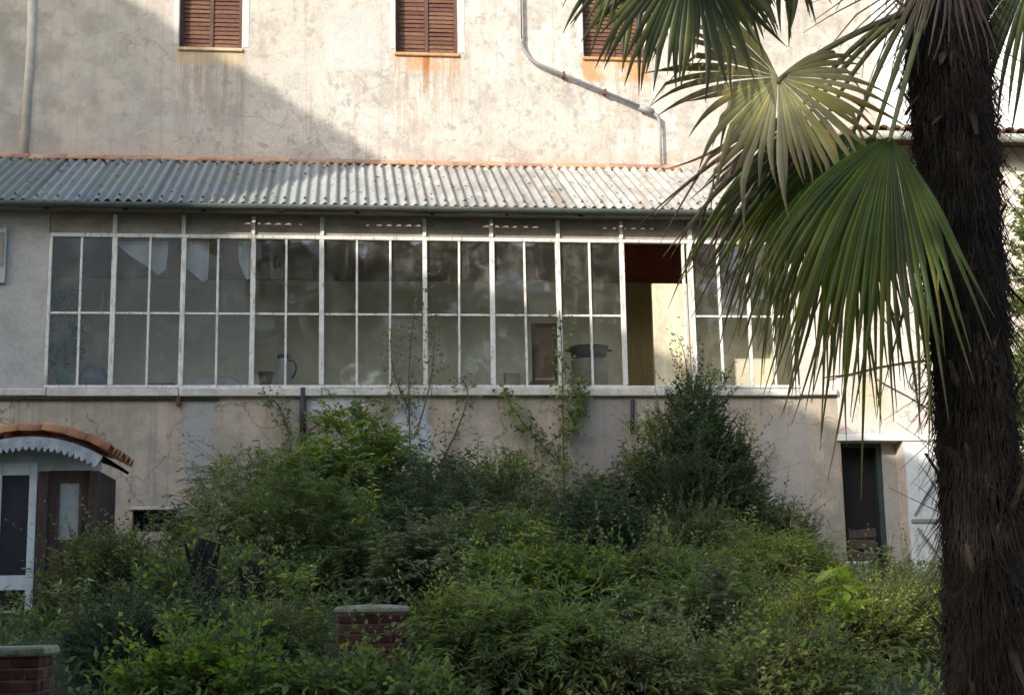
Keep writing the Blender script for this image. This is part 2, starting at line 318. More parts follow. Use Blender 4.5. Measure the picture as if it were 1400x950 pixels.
M = dict(
    upper=upper_plaster(), lower=lower_plaster(), annex=annex_plaster(), glass=glass_mat(), sheet=roof_sheet_mat(),
    white_trim=simple('limewashed_surround', (.55, .505, .44), .16, 4),
    white_paint=chipped(),
    white_wall=simple('bright_white', (.86, .84, .79), .04, 2, bump=.3),
    shutter=simple('brown_shutter_paint', (.125, .06, .038), .35, 5, .7, stretch=(1, 1, 6), perobj=.5),
    shutter_frame=simple('brown_shutter_frame_paint', (.09, .05, .036), .3, 5, .7),
    dark=simple('black_opening_fill', (.02, .02, .018), .2, 3),  # near-black colour stands in for the darkness inside openings
    zinc=simple('grey_zinc_pipe', (.25, .25, .25), .2, 5, .5, .5, .05),
    pale_pipe=simple('pale_painted_pipe', (.46, .425, .36), .2, 4, .6),
    rust=simple('rusty_iron', (.12, .06, .035), .4, 14, .85),
    terracotta=simple('terracotta_tile', (.42, .19, .085), .3, 7, .85, perobj=.5),
    flash=simple('terracotta_flashing', (.42, .235, .14), .3, 5, .85, perobj=.5),
    gutter=simple('dark_green_gutter', (.085, .10, .085), .3, 4, .6),
    fascia=simple('grey_brown_fascia_board', (.27, .235, .195), .3, 2.5, .85, stretch=(1, 1, 2), perobj=.3),
    grey_panel=simple('grey_render', (.40, .39, .36), .18, 2.2, .9),
    inner=simple('olive_inner_plaster', (.84, .755, .56), .07, 1.3, .9),
    inner_dark=simple('dark_red_boards', (.25, .065, .032), .3, 3, .75, stretch=(1, 1, 5), perobj=.3),
    floor=simple('worn_floor_cement', (.62, .58, .50), .15, 2),
    tan=simple('tan_door_wood', (.30, .215, .09), .2, 3, .7, stretch=(5, 1, .6)),
    cream=simple('cream_board', (.60, .53, .36), .3, 2.2, .8, stretch=(1.5, 1, .7)),
    sill=simple('pale_stone_sill', (.56, .53, .46), .25, 6, .85),
    black_iron=simple('black_iron', (.03, .03, .03), .3, 9, .6, .5),
    wire=simple('black_cable', (.035, .033, .03), .2, 9, .6),
    brick=simple('red_brick', (.095, .035, .024), .5, 11, .9, perobj=.7),
    mortar=simple('grey_mortar', (.12, .11, .09), .3, 8, .95),
    stone=simple('mossy_cap_stone', (.27, .255, .16), .5, 9, .95, bump=.4),
    darkwood=simple('dark_hut_timber', (.075, .05, .04), .4, 5, .8, stretch=(4, 4, .7)),
    white_hut=simple('cold_white_paint', (.66, .68, .68), .15, 7, .55, .4),
    green_wood=simple('dark_green_paint', (.035, .06, .05), .3, 5, .6),
    bark=simple('shrub_bark', (.115, .085, .06), .35, 12, .95),
    greenstem=simple('green_stem', (.10, .12, .045), .3, 12, .8),
    palm_bark=simple('palm_trunk_fibre', (.028, .024, .021), .6, 4, 1.0, .1, .6, c2=(.040, .032, .027), stretch=(2, 2, .8)),
    palm_fibre=simple('palm_hair_fibre', (.040, .034, .029), .5, 8, 1.0, .1, 0),
    leaf_base=simple('dead_leaf_base', (.055, .043, .033), .5, 9, .95, .15, perobj=.8),
    petiole=simple('palm_petiole', (.15, .17, .06), .3, 8, .6),
    soil=simple('garden_soil', (.06, .065, .035), .4, 3, 1.0, .1, .5),
    cloth=simple('grey_white_cloth', (.62, .63, .64), .12, 4, .9),
    blue_cloth=simple('blue_grey_cloth', (.22, .26, .36), .35, 9, .9),
    teal=simple('turquoise_glaze', (.08, .36, .32), .3, 9, .4),
    enamel=simple('white_enamel', (.74, .76, .77), .1, 9, .35, .5),
    beige=simple('beige_tin', (.48, .41, .32), .2, 6, .6),
    black=simple('black_enamel', (.02, .02, .022), .3, 9, .45),
    chairwood=simple('brown_chair_wood', (.26, .14, .06), .3, 7, .6),
    redpot=simple('dark_red_pot', (.17, .05, .04), .3, 9, .7),
    unseen_wall=simple('unseen_plaster', (.68, .65, .58), .2, 1.5, .9),  # pale, so the added house bounces light into the garden
    tarnish=simple('grey_green_gutter', (.30, .31, .28), .25, 5, .6),
    brown_eave=simple('brown_eave_board', (.085, .055, .038), .4, 5, .85),
)
L = dict(
    mid=leaf_mat('leaf_mid_green', (.165, .218, .066), yellow=.012),
    bright=leaf_mat('leaf_bright_green', (.185, .275, .06), yellow=.01),
    dark=leaf_mat('leaf_dark_green', (.075, .118, .052)),
    pale=leaf_mat('leaf_pale_green', (.25, .29, .115), yellow=.02),
    lime=leaf_mat('leaf_yellow_green', (.245, .30, .075), yellow=.03),
    grey=leaf_mat('leaf_grey_green', (.18, .20, .10)),
    teal=leaf_mat('leaf_blue_green', (.09, .38, .32)),
    sap=leaf_mat('leaf_sapling', (.24, .40, .06), trans=.5),
    yel=leaf_mat('frond_yellowing', (.42, .385, .14), .22, .012, .3, tip=(.16, .13, .045)),
    grn=leaf_mat('frond_green', (.10, .17, .02), .28, .018, .5, tip=(.12, .13, .03)),
    dkg=leaf_mat('frond_dark_green', (.062, .10, .026), .3, .02, .45, tip=(.09, .10, .03)),
    dead=leaf_mat('frond_dead_brown', (.13, .085, .055), .35, .02, .2),
)

def gz(y):                                   # the garden climbs towards the house
    t = min(1, max(0, (y+19)/17.5)); return 1.95*t*t*(3-2*t)*.55 + 1.95*t*.45

# ------------------------------------------------------------------ ground
ys = [-400, -120, -60, -40, -30, -24] + [-21+.75*i for i in range(30)] + [4, 20, 60, 200, 600]
xs = [-500, -150, -60, -30] + [-20+2*i for i in range(21)] + [30, 60, 150, 500]
gm = MB(); gv = [(x, y, gz(y)+(0.05*math.sin(x*1.3+y)*math.sin(y*.9) if -19 < y < -3 else 0)) for y in ys for x in xs]; nx = len(xs)
gm.add(gv, [(j*nx+i, j*nx+i+1, (j+1)*nx+i+1, (j+1)*nx+i) for j in range(len(ys)-1) for i in range(nx-1)])
gm.obj('ground', M['soil'], origin=(0,0,0), smooth=True, kind='structure', label='sloping overgrown garden soil below the house')

# ------------------------------------------------------------------ old house: upper wall, shuttered windows, pipes
house = thing('old_house', (0, 2.5, 1.95), 'tall weathered cream plaster house with brown shutters and rust streaks behind the veranda', 'house')
XL, XSPLIT = -12.0, P(1196, 100, 2.5).x
ZTOP, ZWT = 13.6, ZSILL+1.75
holes = [(WIN[2*i], WIN[2*i+1], ZSILL+.008*i, ZWT) for i in range(3)]
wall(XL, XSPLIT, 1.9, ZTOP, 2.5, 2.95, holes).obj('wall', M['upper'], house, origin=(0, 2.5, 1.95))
wall(XSPLIT, 16, 1.9, ZTOP, 2.46, 2.95).obj('wall', M['white_wall'], house, origin=(10, 2.5, 1.95), label='brighter white right end of the upper wall')  # right end coloured whiter than the rest
MB().box(XL, 16, 2.2, 3.2, ZTOP, ZTOP+.25).obj('cornice', M['white_trim'], house)
rf = MB(); rf.add([(XL-.3, 1.9, ZTOP+.2), (16.3, 1.9, ZTOP+.2), (16.3, 9, ZTOP+3), (XL-.3, 9, ZTOP+3), (XL-.3, 1.9, ZTOP+.35), (16.3, 1.9, ZTOP+.35), (16.3, 9, ZTOP+3.15), (XL-.3, 9, ZTOP+3.15)], [(0,1,2,3), (4,5,6,7), (0,1,5,4), (2,3,7,6), (1,2,6,5), (0,3,7,4)])
rf.obj('roof', M['terracotta'], house)
MB().box(XL, 16, 2.97, 9, 1.9, ZTOP).obj('rear_block', M['unseen_wall'], house)
slat = MB(); slat.add([(-.5, 0, -.046), (.5, 0, -.046), (.5, .026, .046), (-.5, .026, .046), (-.5, .012, -.05), (.5, .012, -.05), (.5, .038, .042), (-.5, .038, .042)], [(0,1,2,3), (4,5,6,7), (0,1,5,4), (3,2,6,7), (0,3,7,4), (1,2,6,5)])
slat_m = slat.mesh('slat'); slat_m.materials.append(M['shutter'])
for i in range(3):
    a, b = WIN[2*i], WIN[2*i+1]; z0 = ZSILL+.008*i; wd = b-a
    win = MB().box(a, b, 2.74, 2.76, z0, ZWT).obj('window', M['dark'], house, label=('shutter shaded at the top left', 'shutter above the long rust streak', 'shutter half behind the palm frond')[i])
    fr = MB(); t = .06
    fr.box(a, a+t, 2.64, 2.735, z0, ZWT).box(b-t, b, 2.64, 2.735, z0, ZWT).box(a+t, b-t, 2.643, 2.735, z0, z0+.07).box(a+t, b-t, 2.643, 2.735, ZWT-.07, ZWT)
    fr.box((a+b)/2-.03, (a+b)/2+.03, 2.646, 2.73, z0+.07, ZWT-.07)
    fr.obj('shutter_frame', M['shutter_frame'], win)
    n = 21; pitch = (ZWT-z0-.16)/n
    for side in (0, 1):
        x0 = a+t if side == 0 else (a+b)/2+.03; x1 = (a+b)/2-.03 if side == 0 else b-t
        for q in range(n):
            o = put('slat', slat_m, None, win, ((x0+x1)/2, 2.66, z0+.08+pitch*(q+.5)), rot=(random.gauss(0, .06), random.gauss(0, .004), 0)); o.scale = (x1-x0-.004, 1, 1.0)
    sp = MB()
    sp.cbox(a-.09, a-.003, 2.492, 2.56, z0+.06, ZWT+.13, .008).cbox(b+.003, b+.12, 2.492, 2.56, z0+.02, ZWT+.13, .008).cbox(a-.003, b+.003, 2.478, 2.56, ZWT+.003, ZWT+.13, .008)
    sp.obj('surround', M['white_trim'], win)
    sl_ = MB().cbox(a-.02, b+.02, 2.455, 2.72, z0-.06, z0-.004, .01); sl_.obj('sill', simple('rusty_sill_%d' % i, ((.48, .36, .22), (.45, .25, .11), (.45, .24, .10))[i], .3, 9), win)
# drainpipe with its long slanting run
def bez(pts, n):
    out = []
    for i in range(n+1):
        t = i/n; q = [V(p) for p in pts]
        while len(q) > 1: q = [q[j].lerp(q[j+1], t) for j in range(len(q)-1)]
        out.append(q[0])
    return out
Yp = 2.40
pa, pb, pc, pd_, pe = P(711, -120, Yp), P(712, 62, Yp), P(722, 82, Yp), P(884, 150, Yp), P(905, 232, Yp)
path = [V((pb.x, Yp, pa.z+.9)), V((pb.x, Yp, pb.z+.1))] + bez([V((pb.x, Yp, pb.z+.1)), pb, pc, pc+(pd_-pc)*.08], 6) + [pd_-(pd_-pc)*.04]
dp = MB().tube(path, .029, 10).obj('drainpipe', M['zinc'], house, smooth=True, label='grey drainpipe that bends and slants down to the right')
MB().tube([pd_-(pd_-pc)*.06, pd_+(pd_-pc).normalized()*.12], .055, 10).obj('collar', M['zinc'], dp, smooth=True)
MB().tube([pd_+(pd_-pc).normalized()*.1, pd_+V((.2, 0, -.12)), pd_+V((.22, 0, -.3)), V((pd_.x+.22, Yp, pe.z))], [.034, .034, .024, .022], 10).obj('elbow', M['zinc'], dp, smooth=True)
for t in (.3, .65):
    q = pc.lerp(pd_, t); MB().box(q.x-.02, q.x+.02, 2.36, 2.52, q.z-.045, q.z+.045).obj('bracket', M['rust'], dp)
lp = MB().tube([P(49, -160, 2.53), P(43, 60, 2.53), P(33, 214, 2.53)], .08, 14).obj('downpipe', M['pale_pipe'], house, smooth=True, label='pale half-buried downpipe near the left edge')

# ------------------------------------------------------------------ glazed veranda
ver = thing('glazed_veranda', (0, 0, 1.95), 'long glazed veranda with chipped white frames and corrugated roof on a stained plaster base', 'veranda')
X0, XG0, XG1, XC = -8.0, P(66, 430, 0).x, P(1085, 430, 0).x, P(1146, 560, 0).x
ZS, ZB, ZM, ZT = P(465, 541, 0).z, P(465, 527, 0).z, P(465, 430, 0).z, P(465, 326, 0).z
ZE = P(465, 284, -.35).z
vx0, vx1, vz0, vz1 = P(181, 700, 0).x, P(241, 700, 0).x, P(210, 726, 0).z, P(210, 697, 0).z
wall(X0, XC, 1.7, ZS, 0, .4, [(vx0, vx1, vz0, vz1)]).obj('base_wall', M['lower'], ver, origin=(0, 0, 1.95))
vb = MB().box(vx0, vx1, .3, .34, vz0, vz1).obj('vent_opening', M['dark'], ver)
for i in range(6):
    x = vx0+(i+.5)*(vx1-vx0)/6; MB().tube([(x, .1, vz0), (x, .1, vz1)], .012, 6).obj('bar', M['black_iron'], vb)
MB().cbox(vx0-.06, vx1+.06, -.03, .1, vz1, vz1+.05, .008).obj('vent_lintel', M['sill'], ver)
MB().box(X0, XC-.02, .41, 2.45, 4.45, ZS-.06).obj('floor_slab', M['floor'], ver)
# left solid bay
wall(X0, XG0-.03, ZS, ZE+.05, .01, .3).obj('end_panel', M['grey_panel'], ver, origin=(-6, 0, ZS))
fb = MB(); q0, q1 = P(-25, 388, 0), P(11, 312, 0)
fb.cbox(q0.x, q1.x, -.05, .009, q0.z, q1.z, .01); fz = fb.obj('wall_cabinet', M['grey_panel'], ver)
MB().box(q0.x+.05, q1.x-.04, -.062, -.052, q0.z+.25, q1.z-.08).obj('cabinet_door', M['fascia'], fz)
wall(XG1+.05, XC-.004, ZS, ZE+.05, .012, .3).obj('end_panel', M['annex'], ver, origin=(XG1, 0, ZS))
# ledge under the glazing: lengths of pale stone
xs_ = [X0, P(65, 535, 0).x, P(245, 535, 0).x, P(440, 535, 0).x, P(590, 535, 0).x, P(765, 535, 0).x, P(945, 535, 0).x, P(1092, 535, 0).x, XC-.02]
for a, b in zip(xs_, xs_[1:]):
    MB().cbox(a+.004, b-.004, -.09, .395, ZS-.012+random.uniform(-.006, .006), ZB-.05+random.uniform(-.008, .008), .012, .003).obj('ledge_stone', M['sill'], ver)
MB().tube([(X0, -.035, ZS-.055), (P(245, 540, 0).x, -.035, ZS-.05), (P(300, 540, 0).x, -.03, ZS-.055)], .016, 6).obj('service_pipe', M['black_iron'], ver)
MB().tube([(P(245, 540, 0).x, -.04, ZS-.14), (P(245, 540, 0).x, -.04, ZS+.1)], .04, 8).obj('pipe_box', M['rust'], ver)
q = P(414, 530, -.06); q2 = P(414, 606, -.06); MB().tube([q, q2], .045, 8).obj('waste_pipe', M['black_iron'], ver, smooth=True, label='short black waste pipe below the ledge')
q = P(865, 546, -.04); q2 = P(864, 590, -.04); MB().tube([q, q2], .03, 8).obj('waste_pipe', M['black_iron'], ver, smooth=True)
# frames
def px_x(px): return P(px, 430, 0).x
majors = [154, 249, 345, 440, 581, 673, 765, 852]
minors = [109, 203, 297, 391, 488, 533, 627, 719, 808]
rights = [(937, .018), (947, .04), (985, .018), (1024, .022), (1056, .016), (1083, .03)]
pm = lambda wd, x, z0, z1, y0=-.03, y1=.04: MB().cbox(x-wd, x+wd, y0, y1, z0, z1, .004)
posts = [(XG0, .022)] + [(px_x(p), .035 if p != 581 else .032) for p in majors] + [(px_x(p), .016) for p in minors] + [(px_x(p), wd) for p, wd in rights]
posts.sort()
for x, wd in posts:
    big = wd > .03
    o = pm(wd, x, ZB+.003, ZT-.03, -.045 if big else -.03).obj('post' if big else 'glazing_bar', M['white_paint'], ver)
    o.rotation_euler = (random.gauss(0, .003), random.gauss(0, .0035), 0)
    if big: pm(wd*.8, x, ZT+.03, ZE-.06, -.042, .02).obj('cover_strip', M['white_paint'], ver)
xd0, xd1 = px_x(852), px_x(937)
for a, b in ((XG0, xd0), (xd1, XG1)):
    MB().cbox(a-.02, b+.02, -.038, .05, ZT-.028, ZT+.028, .005).obj('top_rail', M['white_paint'], ver)
    MB().cbox(a-.02, b+.02, -.05, .06, ZB-.045, ZB, .006).obj('bottom_rail', M['white_paint'], ver)
MB().cbox(xd0+.02, xd1-.02, -.034, .05, ZT-.022, ZT+.025, .005).obj('top_rail', M['white_paint'], ver)
MB().cbox(xd0+.02, xd1-.02, -.04, .06, ZB-.04, ZB-.005, .006).obj('threshold', M['sill'], ver)
pxs = [p for p, _ in posts]; wds = [q for _, q in posts]
for i in range(len(pxs)-1):
    a, b = pxs[i]+wds[i], pxs[i+1]-wds[i+1]
    if abs(pxs[i]-xd0) < .02 or b-a < .06: continue
    MB().cbox(a+.001, b-.001, -.02, .02, ZM-.016, ZM+.016, .004).obj('glazing_bar', M['white_paint'], ver)
    for z0, z1 in ((ZB+.004, ZM-.017), (ZM+.017, ZT-.029)):
        m = MB().box(-(b-a)/2, (b-a)/2, -.0015, .0015, -(z1-z0)/2, (z1-z0)/2).mesh('glass_pane')
        put('glass_pane', m, M['glass'], ver, ((a+b)/2, .005, (z0+z1)/2), rot=(random.gauss(0, .006), 0, random.gauss(0, .006)))
# fascia boards above the glazing
jx = [XG0-.02] + [px_x(p) for p in (249, 440, 581, 673, 765, 852, 942)] + [XG1+.04]
for a, b in zip(jx, jx[1:]):
    MB().cbox(a+.004, b-.004, .0, .05, ZT+.03, ZE+.0, .004).obj('fascia_board', M['fascia'], ver)
# inside
wall(X0, XC, ZS-.06, ZFLASH-.35, 2.38, 2.49).obj('inner_wall', M['inner'], ver, origin=(0, 2.4, ZS))
zb = P(700, 386, 2.36).z
bw = .92; x = XG0-.5
while x < XC-.3:
    MB().cbox(x+.003, min(x+bw, XC-.3)-.003, 2.33, 2.375, zb, zb+1.4, .004).obj('dark_board', M['inner_dark'], ver); x += bw
MB().cbox(P(853, 450, 2.3).x, P(891, 450, 2.3).x, 2.27, 2.325, ZS, zb-.004, .006).obj('inner_door', M['tan'], ver)
c0, c1 = P(891, 388, .16), P(936, 525, .16)
MB().cbox(c0.x, c1.x+.1, .14, .18, ZB-.03, c0.z, .005).obj('cream_board', M['cream'], ver, label='sunlit cream board standing in the open bay')
MB().box(XG0, XG1, .07, .40, ZB-.05, ZB-.012).obj('window_shelf', M['sill'], ver)
MB().box(X0-.1, X0, 0, 2.5, ZS, ZE+1.2).obj('end_wall', M['grey_panel'], ver); MB().box(XC-.3, XC-.2, .35, 2.38, ZS, 8.6).obj('end_wall', M['inner'], ver)
# corrugated roof, one object per sheet
YE, YR = -.38, 2.44
ZR = ZFLASH-.03; rise = ZR-ZE; ln = math.hypot(YR-YE, rise); ang = math.atan2(rise, YR-YE)
XR1 = P(1098, 282, -.38).x
cw, pitch = .876, .146; ncor = 6; sub = 8
sh = MB(); cols = ncor*sub+3
for r_, v in enumerate((0, 1)):
    for lay in (0, 1):
        for c in range(cols):
            u = c/sub*pitch; sh.v.append((u, v*(ln+.02), .026*math.cos(2*math.pi*u/pitch)+.008*lay))
for lay in (0, 1):
    for c in range(cols-1):
        sh.f.append((lay*cols+c, lay*cols+c+1, (2+lay)*cols+c+1, (2+lay)*cols+c))
for c in range(cols-1):
    sh.f.append((c, c+1, cols+c+1, cols+c)); sh.f.append((2*cols+c, 2*cols+c+1, 3*cols+c+1, 3*cols+c))
sh_m = sh.mesh('roof_sheet', smooth=False); sh_m.materials.append(M['sheet'])
bolt_m = MB().lathe([(.022, -.02), (.022, 0), (.012, .004), (.011, .018), (.004, .022)], 6).mesh('bolt'); bolt_m.materials.append(M['rust'])
x = X0; i = 0
while x < XR1-.1:
    so_ = put('roof_sheet', sh_m, None, ver, (x, YE+random.uniform(-.035, .03), ZE+.03+.011*(i % 2)), rot=(ang+random.gauss(0, .002), random.gauss(0, .003), random.gauss(0, .003))); 
    for q_ in range(6):
        bo = put('bolt', bolt_m, None, so_, (x, 0, 0)); bo.location = (pitch*(1+2*(q_ % 3)), (.22, ln-.5)[q_//3], .045)
    x += cw; i += 1
XR1 = x
MB().box(X0, XR1, -.2, .0, ZE-.03, ZE-.005).obj('soffit', M['fascia'], ver)
for k in range(14):
    x = X0+.5+k*1.1
    if x > XR1: break
    bm_ = MB(); bm_.add([(x-.03, -.25, ZE-.06), (x+.03, -.25, ZE-.06), (x+.03, 2.4, ZR-.20), (x-.03, 2.4, ZR-.20), (x-.03, -.25, ZE-.004), (x+.03, -.25, ZE-.004), (x+.03, 2.4, ZR-.09), (x-.03, 2.4, ZR-.09)], [(0,1,2,3), (4,5,6,7), (0,1,5,4), (2,3,7,6), (1,2,6,5), (0,3,7,4)])
    bm_.obj('rafter', M['darkwood'], ver)
ef = MB(); yf_ = -.2; zf_ = ZE+.03+(yf_-YE)*rise/(YR-YE); m_ = int((XR1-X0)/pitch*6)  # added strip that stops sun slipping under the sheets onto the fascia
for i in range(m_+1):
    u = (XR1-X0)*i/m_; zt_ = zf_+.026*math.cos(2*math.pi*u/pitch)-.002
    ef.v += [(X0+u, yf_, ZE-.004), (X0+u, yf_, zt_), (X0+u, yf_+.02, ZE-.004), (X0+u, yf_+.02, zt_)]
for i in range(m_): k = 4*i; ef.f += [(k, k+4, k+5, k+1), (k+2, k+3, k+7, k+6), (k+1, k+5, k+7, k+3), (k, k+2, k+6, k+4)]
ef.obj('eave_sun_block', M['fascia'], ver)
gu = MB(); n = 8
prof = [(-.40+.07*math.cos(math.pi+math.pi*j/n), ZE+.012+.075*math.sin(math.pi+math.pi*j/n)) for j in range(n+1)]
for xx in (X0, XR1): gu.v += [(xx, y, z) for y, z in prof]+[(xx, -.40+.062*math.cos(math.pi+math.pi*j/n), ZE+.014+.067*math.sin(math.pi+math.pi*j/n)) for j in range(n+1)]
S2 = 2*(n+1)
for j in range(n): gu.f += [(j, j+1, S2+j+1, S2+j), (n+1+j, n+2+j, S2+n+2+j, S2+n+1+j)]
gu.f += [(0, n+1, S2+n+1, S2), (n, 2*n+1, S2+2*n+1, S2+n)]
gu.obj('gutter', M['gutter'], ver, smooth=True)
ft = MB(); ft.cbox(-.15, .15, -.16, .06, -.02, .02, .01, .004); ft_m = ft.mesh('flashing_tile'); ft_m.materials.append(M['flash'])
x = X0+.15
while x < P(925, 230, 2.4).x:
    put('flashing_tile', ft_m, None, ver, (x, 2.44, ZFLASH+.03+random.gauss(0, .006)), rot=(.5+random.gauss(0, .03), random.gauss(0, .01), random.gauss(0, .015))); x += .297

# ------------------------------------------------------------------ things on the shelf behind the glass
ZI = ZB-.012
def shelf(px): q = P(px, 520, .24); return V((q.x, .24, ZI))
def ztop(px, py, Y=.24): return P(px, py, Y).z-ZI
def leaves(b, d, nrm, Ls, Ws, fold=.25, droop=.12):
    """arrays of leaves: 4 vertices, 2 triangles folded on the midrib"""
    d = d/np.linalg.norm(d, axis=1, keepdims=True); s = np.cross(d, nrm); s /= (np.linalg.norm(s, axis=1, keepdims=True)+1e-9); nn = np.cross(s, d)
    Ls = Ls[:, None]; Ws = Ws[:, None]
    v = np.stack([b, b+d*Ls*.45+s*Ws*.5+nn*Ws*fold, b+d*Ls-nn*Ls*droop, b+d*Ls*.45-s*Ws*.5+nn*Ws*fold], 1).reshape(-1, 3)
    i = np.arange(len(b))[:, None]*4; t = np.concatenate([i+np.array([[0, 1, 2]]), i+np.array([[0, 2, 3]])], 1).reshape(-1, 3)
    return v, t
def drape(name, pts, mat, label, cat, Y=.12):
    """hanging pale shape from a polygon of folds: top edge px range, bottom heights"""
    n = len(pts); mb = MB(); top = []; rows = 6
    for r_ in range(rows+1):
        for i, (px, yt, yb) in enumerate(pts):
            q = P(px, yt+(yb-yt)*r_/rows, Y); mb.v.append((q.x, Y+.025*math.sin(i*2.1)+.02*r_/rows*math.cos(i*1.3), q.z))
    m = len(mb.v); mb.v += [(a, b+.006, c) for a, b, c in mb.v]
    for off in (0, m):
        for r_ in range(rows):
            for i in range(n-1): mb.f.append((off+r_*n+i, off+r_*n+i+1, off+(r_+1)*n+i+1, off+(r_+1)*n+i))
    return mb.obj(name, mat, smooth=True, label=label, cat=cat)
drape('hanging_shape', [(162, 330, 336), (176, 330, 348), (190, 330, 358), (204, 330, 366), (216, 330, 376), (227, 330, 368), (230, 330, 340)], M['cloth'], 'pale pointed shape hanging inside the second bay from the left', 'cloth')  # pale folded shapes hung behind the upper panes
drape('hanging_shape', [(254, 330, 366), (262, 330, 372), (270, 330, 380), (278, 330, 386), (284, 330, 380), (286, 330, 345)], M['cloth'], 'narrow pale shape hanging just right of the third white post', 'cloth')
drape('hanging_shape', [(326, 330, 356), (332, 330, 372), (338, 330, 384), (343, 330, 380)], M['cloth'], 'thin pale strip beside the fourth white post', 'cloth')
# potted plant with blue-green leaves
b = shelf(88); t = thing('potted_plant', b, 'blue-green potted plant behind the leftmost pane', 'potted plant')
MB().lathe([(.09, 0), (.13, .22), (.145, .23), (.145, .27), (.12, .27), (.11, .2)], 18, b).obj('pot', M['teal'], t, origin=b, smooth=True)
n = 230; a = RNG.uniform(0, 6.28, n); h = RNG.uniform(.35, ztop(88, 398), n); rr = .06+.13*RNG.random(n)
bb = np.stack([b.x+rr*np.cos(a), b.y+rr*np.sin(a)*.7, b.z+h], 1); dd = np.stack([np.cos(a), np.sin(a), RNG.normal(.1, .5, n)], 1)
v_, t_ = leaves(bb, dd, np.tile([0, 0, 1.], (n, 1))+RNG.normal(0, .3, (n, 3)), RNG.uniform(.10, .17, n), RNG.uniform(.06, .10, n))
put('foliage', np_mesh('foliage', v_-np.array(b), t_), L['teal'], t, b, kind='stuff')
sm = MB()
for k in range(7):
    aa = k*.9; sm.tube(bez([b+V((0, 0, .2)), b+V((.03*math.cos(aa), .03*math.sin(aa), .5)), b+V((.13*math.cos(aa), .1*math.sin(aa), ztop(88, 398)*(.6+.05*k)))], 5), .006, 5)
sm.obj('stem', M['greenstem'], t)
# cloth heaps, jars, boxes
def heap(px0, px1, py, mat, label, cat, name):
    a, b = shelf(px0), shelf(px1); h = ztop((px0+px1)/2, py); mb = MB(); nx_, ny_ = 12, 7
    for j in range(ny_):
        for i in range(nx_):
            u, v = i/(nx_-1), j/(ny_-1); e = (math.sin(math.pi*u)*math.sin(math.pi*v))**.45 if 0 < i < nx_-1 and 0 < j < ny_-1 else 0
            mb.v.append((a.x+(b.x-a.x)*u, a.y-.12+.24*v, ZI+h*e*(.75+.25*math.sin(u*9+v*5)*math.cos(v*4))))
    mb.f = [(j*nx_+i, j*nx_+i+1, (j+1)*nx_+i+1, (j+1)*nx_+i) for j in range(ny_-1) for i in range(nx_-1)]
    mb.f.append(tuple(range(nx_))[::-1]+tuple(j*nx_ for j in range(1, ny_))+tuple((ny_-1)*nx_+i for i in range(1, nx_))+tuple(j*nx_+nx_-1 for j in range(ny_-2, 0, -1)))
    return mb.obj(name, mat, smooth=True, label=label, cat=cat)
heap(106, 150, 488, M['blue_cloth'], 'crumpled dark blue cloth on the shelf beside the potted plant', 'cloth', 'cloth_heap')
heap(258, 332, 508, M['cloth'], 'low heap of pale folded cloth behind the third and fourth bays', 'cloth', 'cloth_heap')
b = shelf(222); MB().cbox(b.x-.19, b.x+.19, b.y-.1, b.y+.1, b.z+.02, b.z+.075, .015).obj('tray', M['black'], label='flat black tray lying on the shelf in the second bay', cat='tray')
b = shelf(387); t = thing('jug', b, 'white jug with a broken dark rim and handle on the veranda shelf', 'jug')
MB().lathe([(.07, 0), (.11, .08), (.12, .2), (.075, .32), (.06, .4), (.085, .46), (.075, .46), (.05, .4)], 18, b).obj('body', M['enamel'], t, origin=b, smooth=True)
MB().tube(bez([b+V((.07, 0, .42)), b+V((.24, 0, .44)), b+V((.2, 0, .2)), b+V((.115, 0, .15))], 8), .014, 6).obj('handle', M['black'], t, smooth=True)
MB().lathe([(.08, .44), (.095, .47), (.08, .5), (.06, .47)], 18, b).obj('rim', M['black'], t, smooth=True)
b = shelf(363); MB().lathe([(.07, 0), (.10, .2), (.11, .2), (.11, .24), (.09, .24), (.08, .18)], 16, b).obj('flower_pot', M['redpot'], origin=b, smooth=True, label='dark red flower pot left of the white jug', cat='flower pot')
b = shelf(700); t = thing('carton', b, 'small pale carton on the shelf left of the brown chair back', 'box')
MB().cbox(b.x-.11, b.x+.11, b.y-.1, b.y+.1, b.z, b.z+.2, .006).obj('body', M['beige'], t); MB().cbox(b.x-.116, b.x+.116, b.y-.106, b.y+.106, b.z+.202, b.z+.235, .006).obj('lid', M['cloth'], t)
b = shelf(808); b.y = .22; t = thing('tin_drum', b, 'beige tin drum under a black pan near the open bay', 'drum')
rr = .27; hh = ztop(808, 491)
MB().lathe([(rr, 0), (rr*1.02, .03), (rr, .05), (rr, hh*.5), (rr*1.02, hh*.52), (rr, hh*.55), (rr, hh-.03), (rr*1.03, hh-.015), (rr*1.0, hh)], 28, V((b.x, .36, b.z))).obj('body', M['beige'], t, smooth=True)
MB().tube([(b.x-.29, .36, b.z+hh-.03), (b.x-.29, .36, b.z+hh+.03)], .02, 6).obj('catch', M['enamel'], t)
b2 = V((b.x, .36, b.z+hh)); t = thing('pan', b2, 'wide black pan sitting on top of the beige drum', 'pan')
MB().lathe([(.15, 0), (.25, .06), (.29, .2), (.30, .2), (.26, .05), (.14, .02)], 26, b2).obj('bowl', M['black'], t, origin=b2, smooth=True)
for s in (-1, 1): MB().tube(bez([b2+V((s*.27, 0, .15)), b2+V((s*.38, 0, .16)), b2+V((s*.38, .06, .17)), b2+V((s*.27, .1, .15))], 6), .012, 6).obj('handle', M['black'], t)
b = P(746, 522, .5); b = V((b.x, .55, 4.60)); t = thing('chair', b, 'brown wooden chair whose back shows behind the glass left of the drum', 'chair')
zt_ = P(746, 442, .55).z-b.z
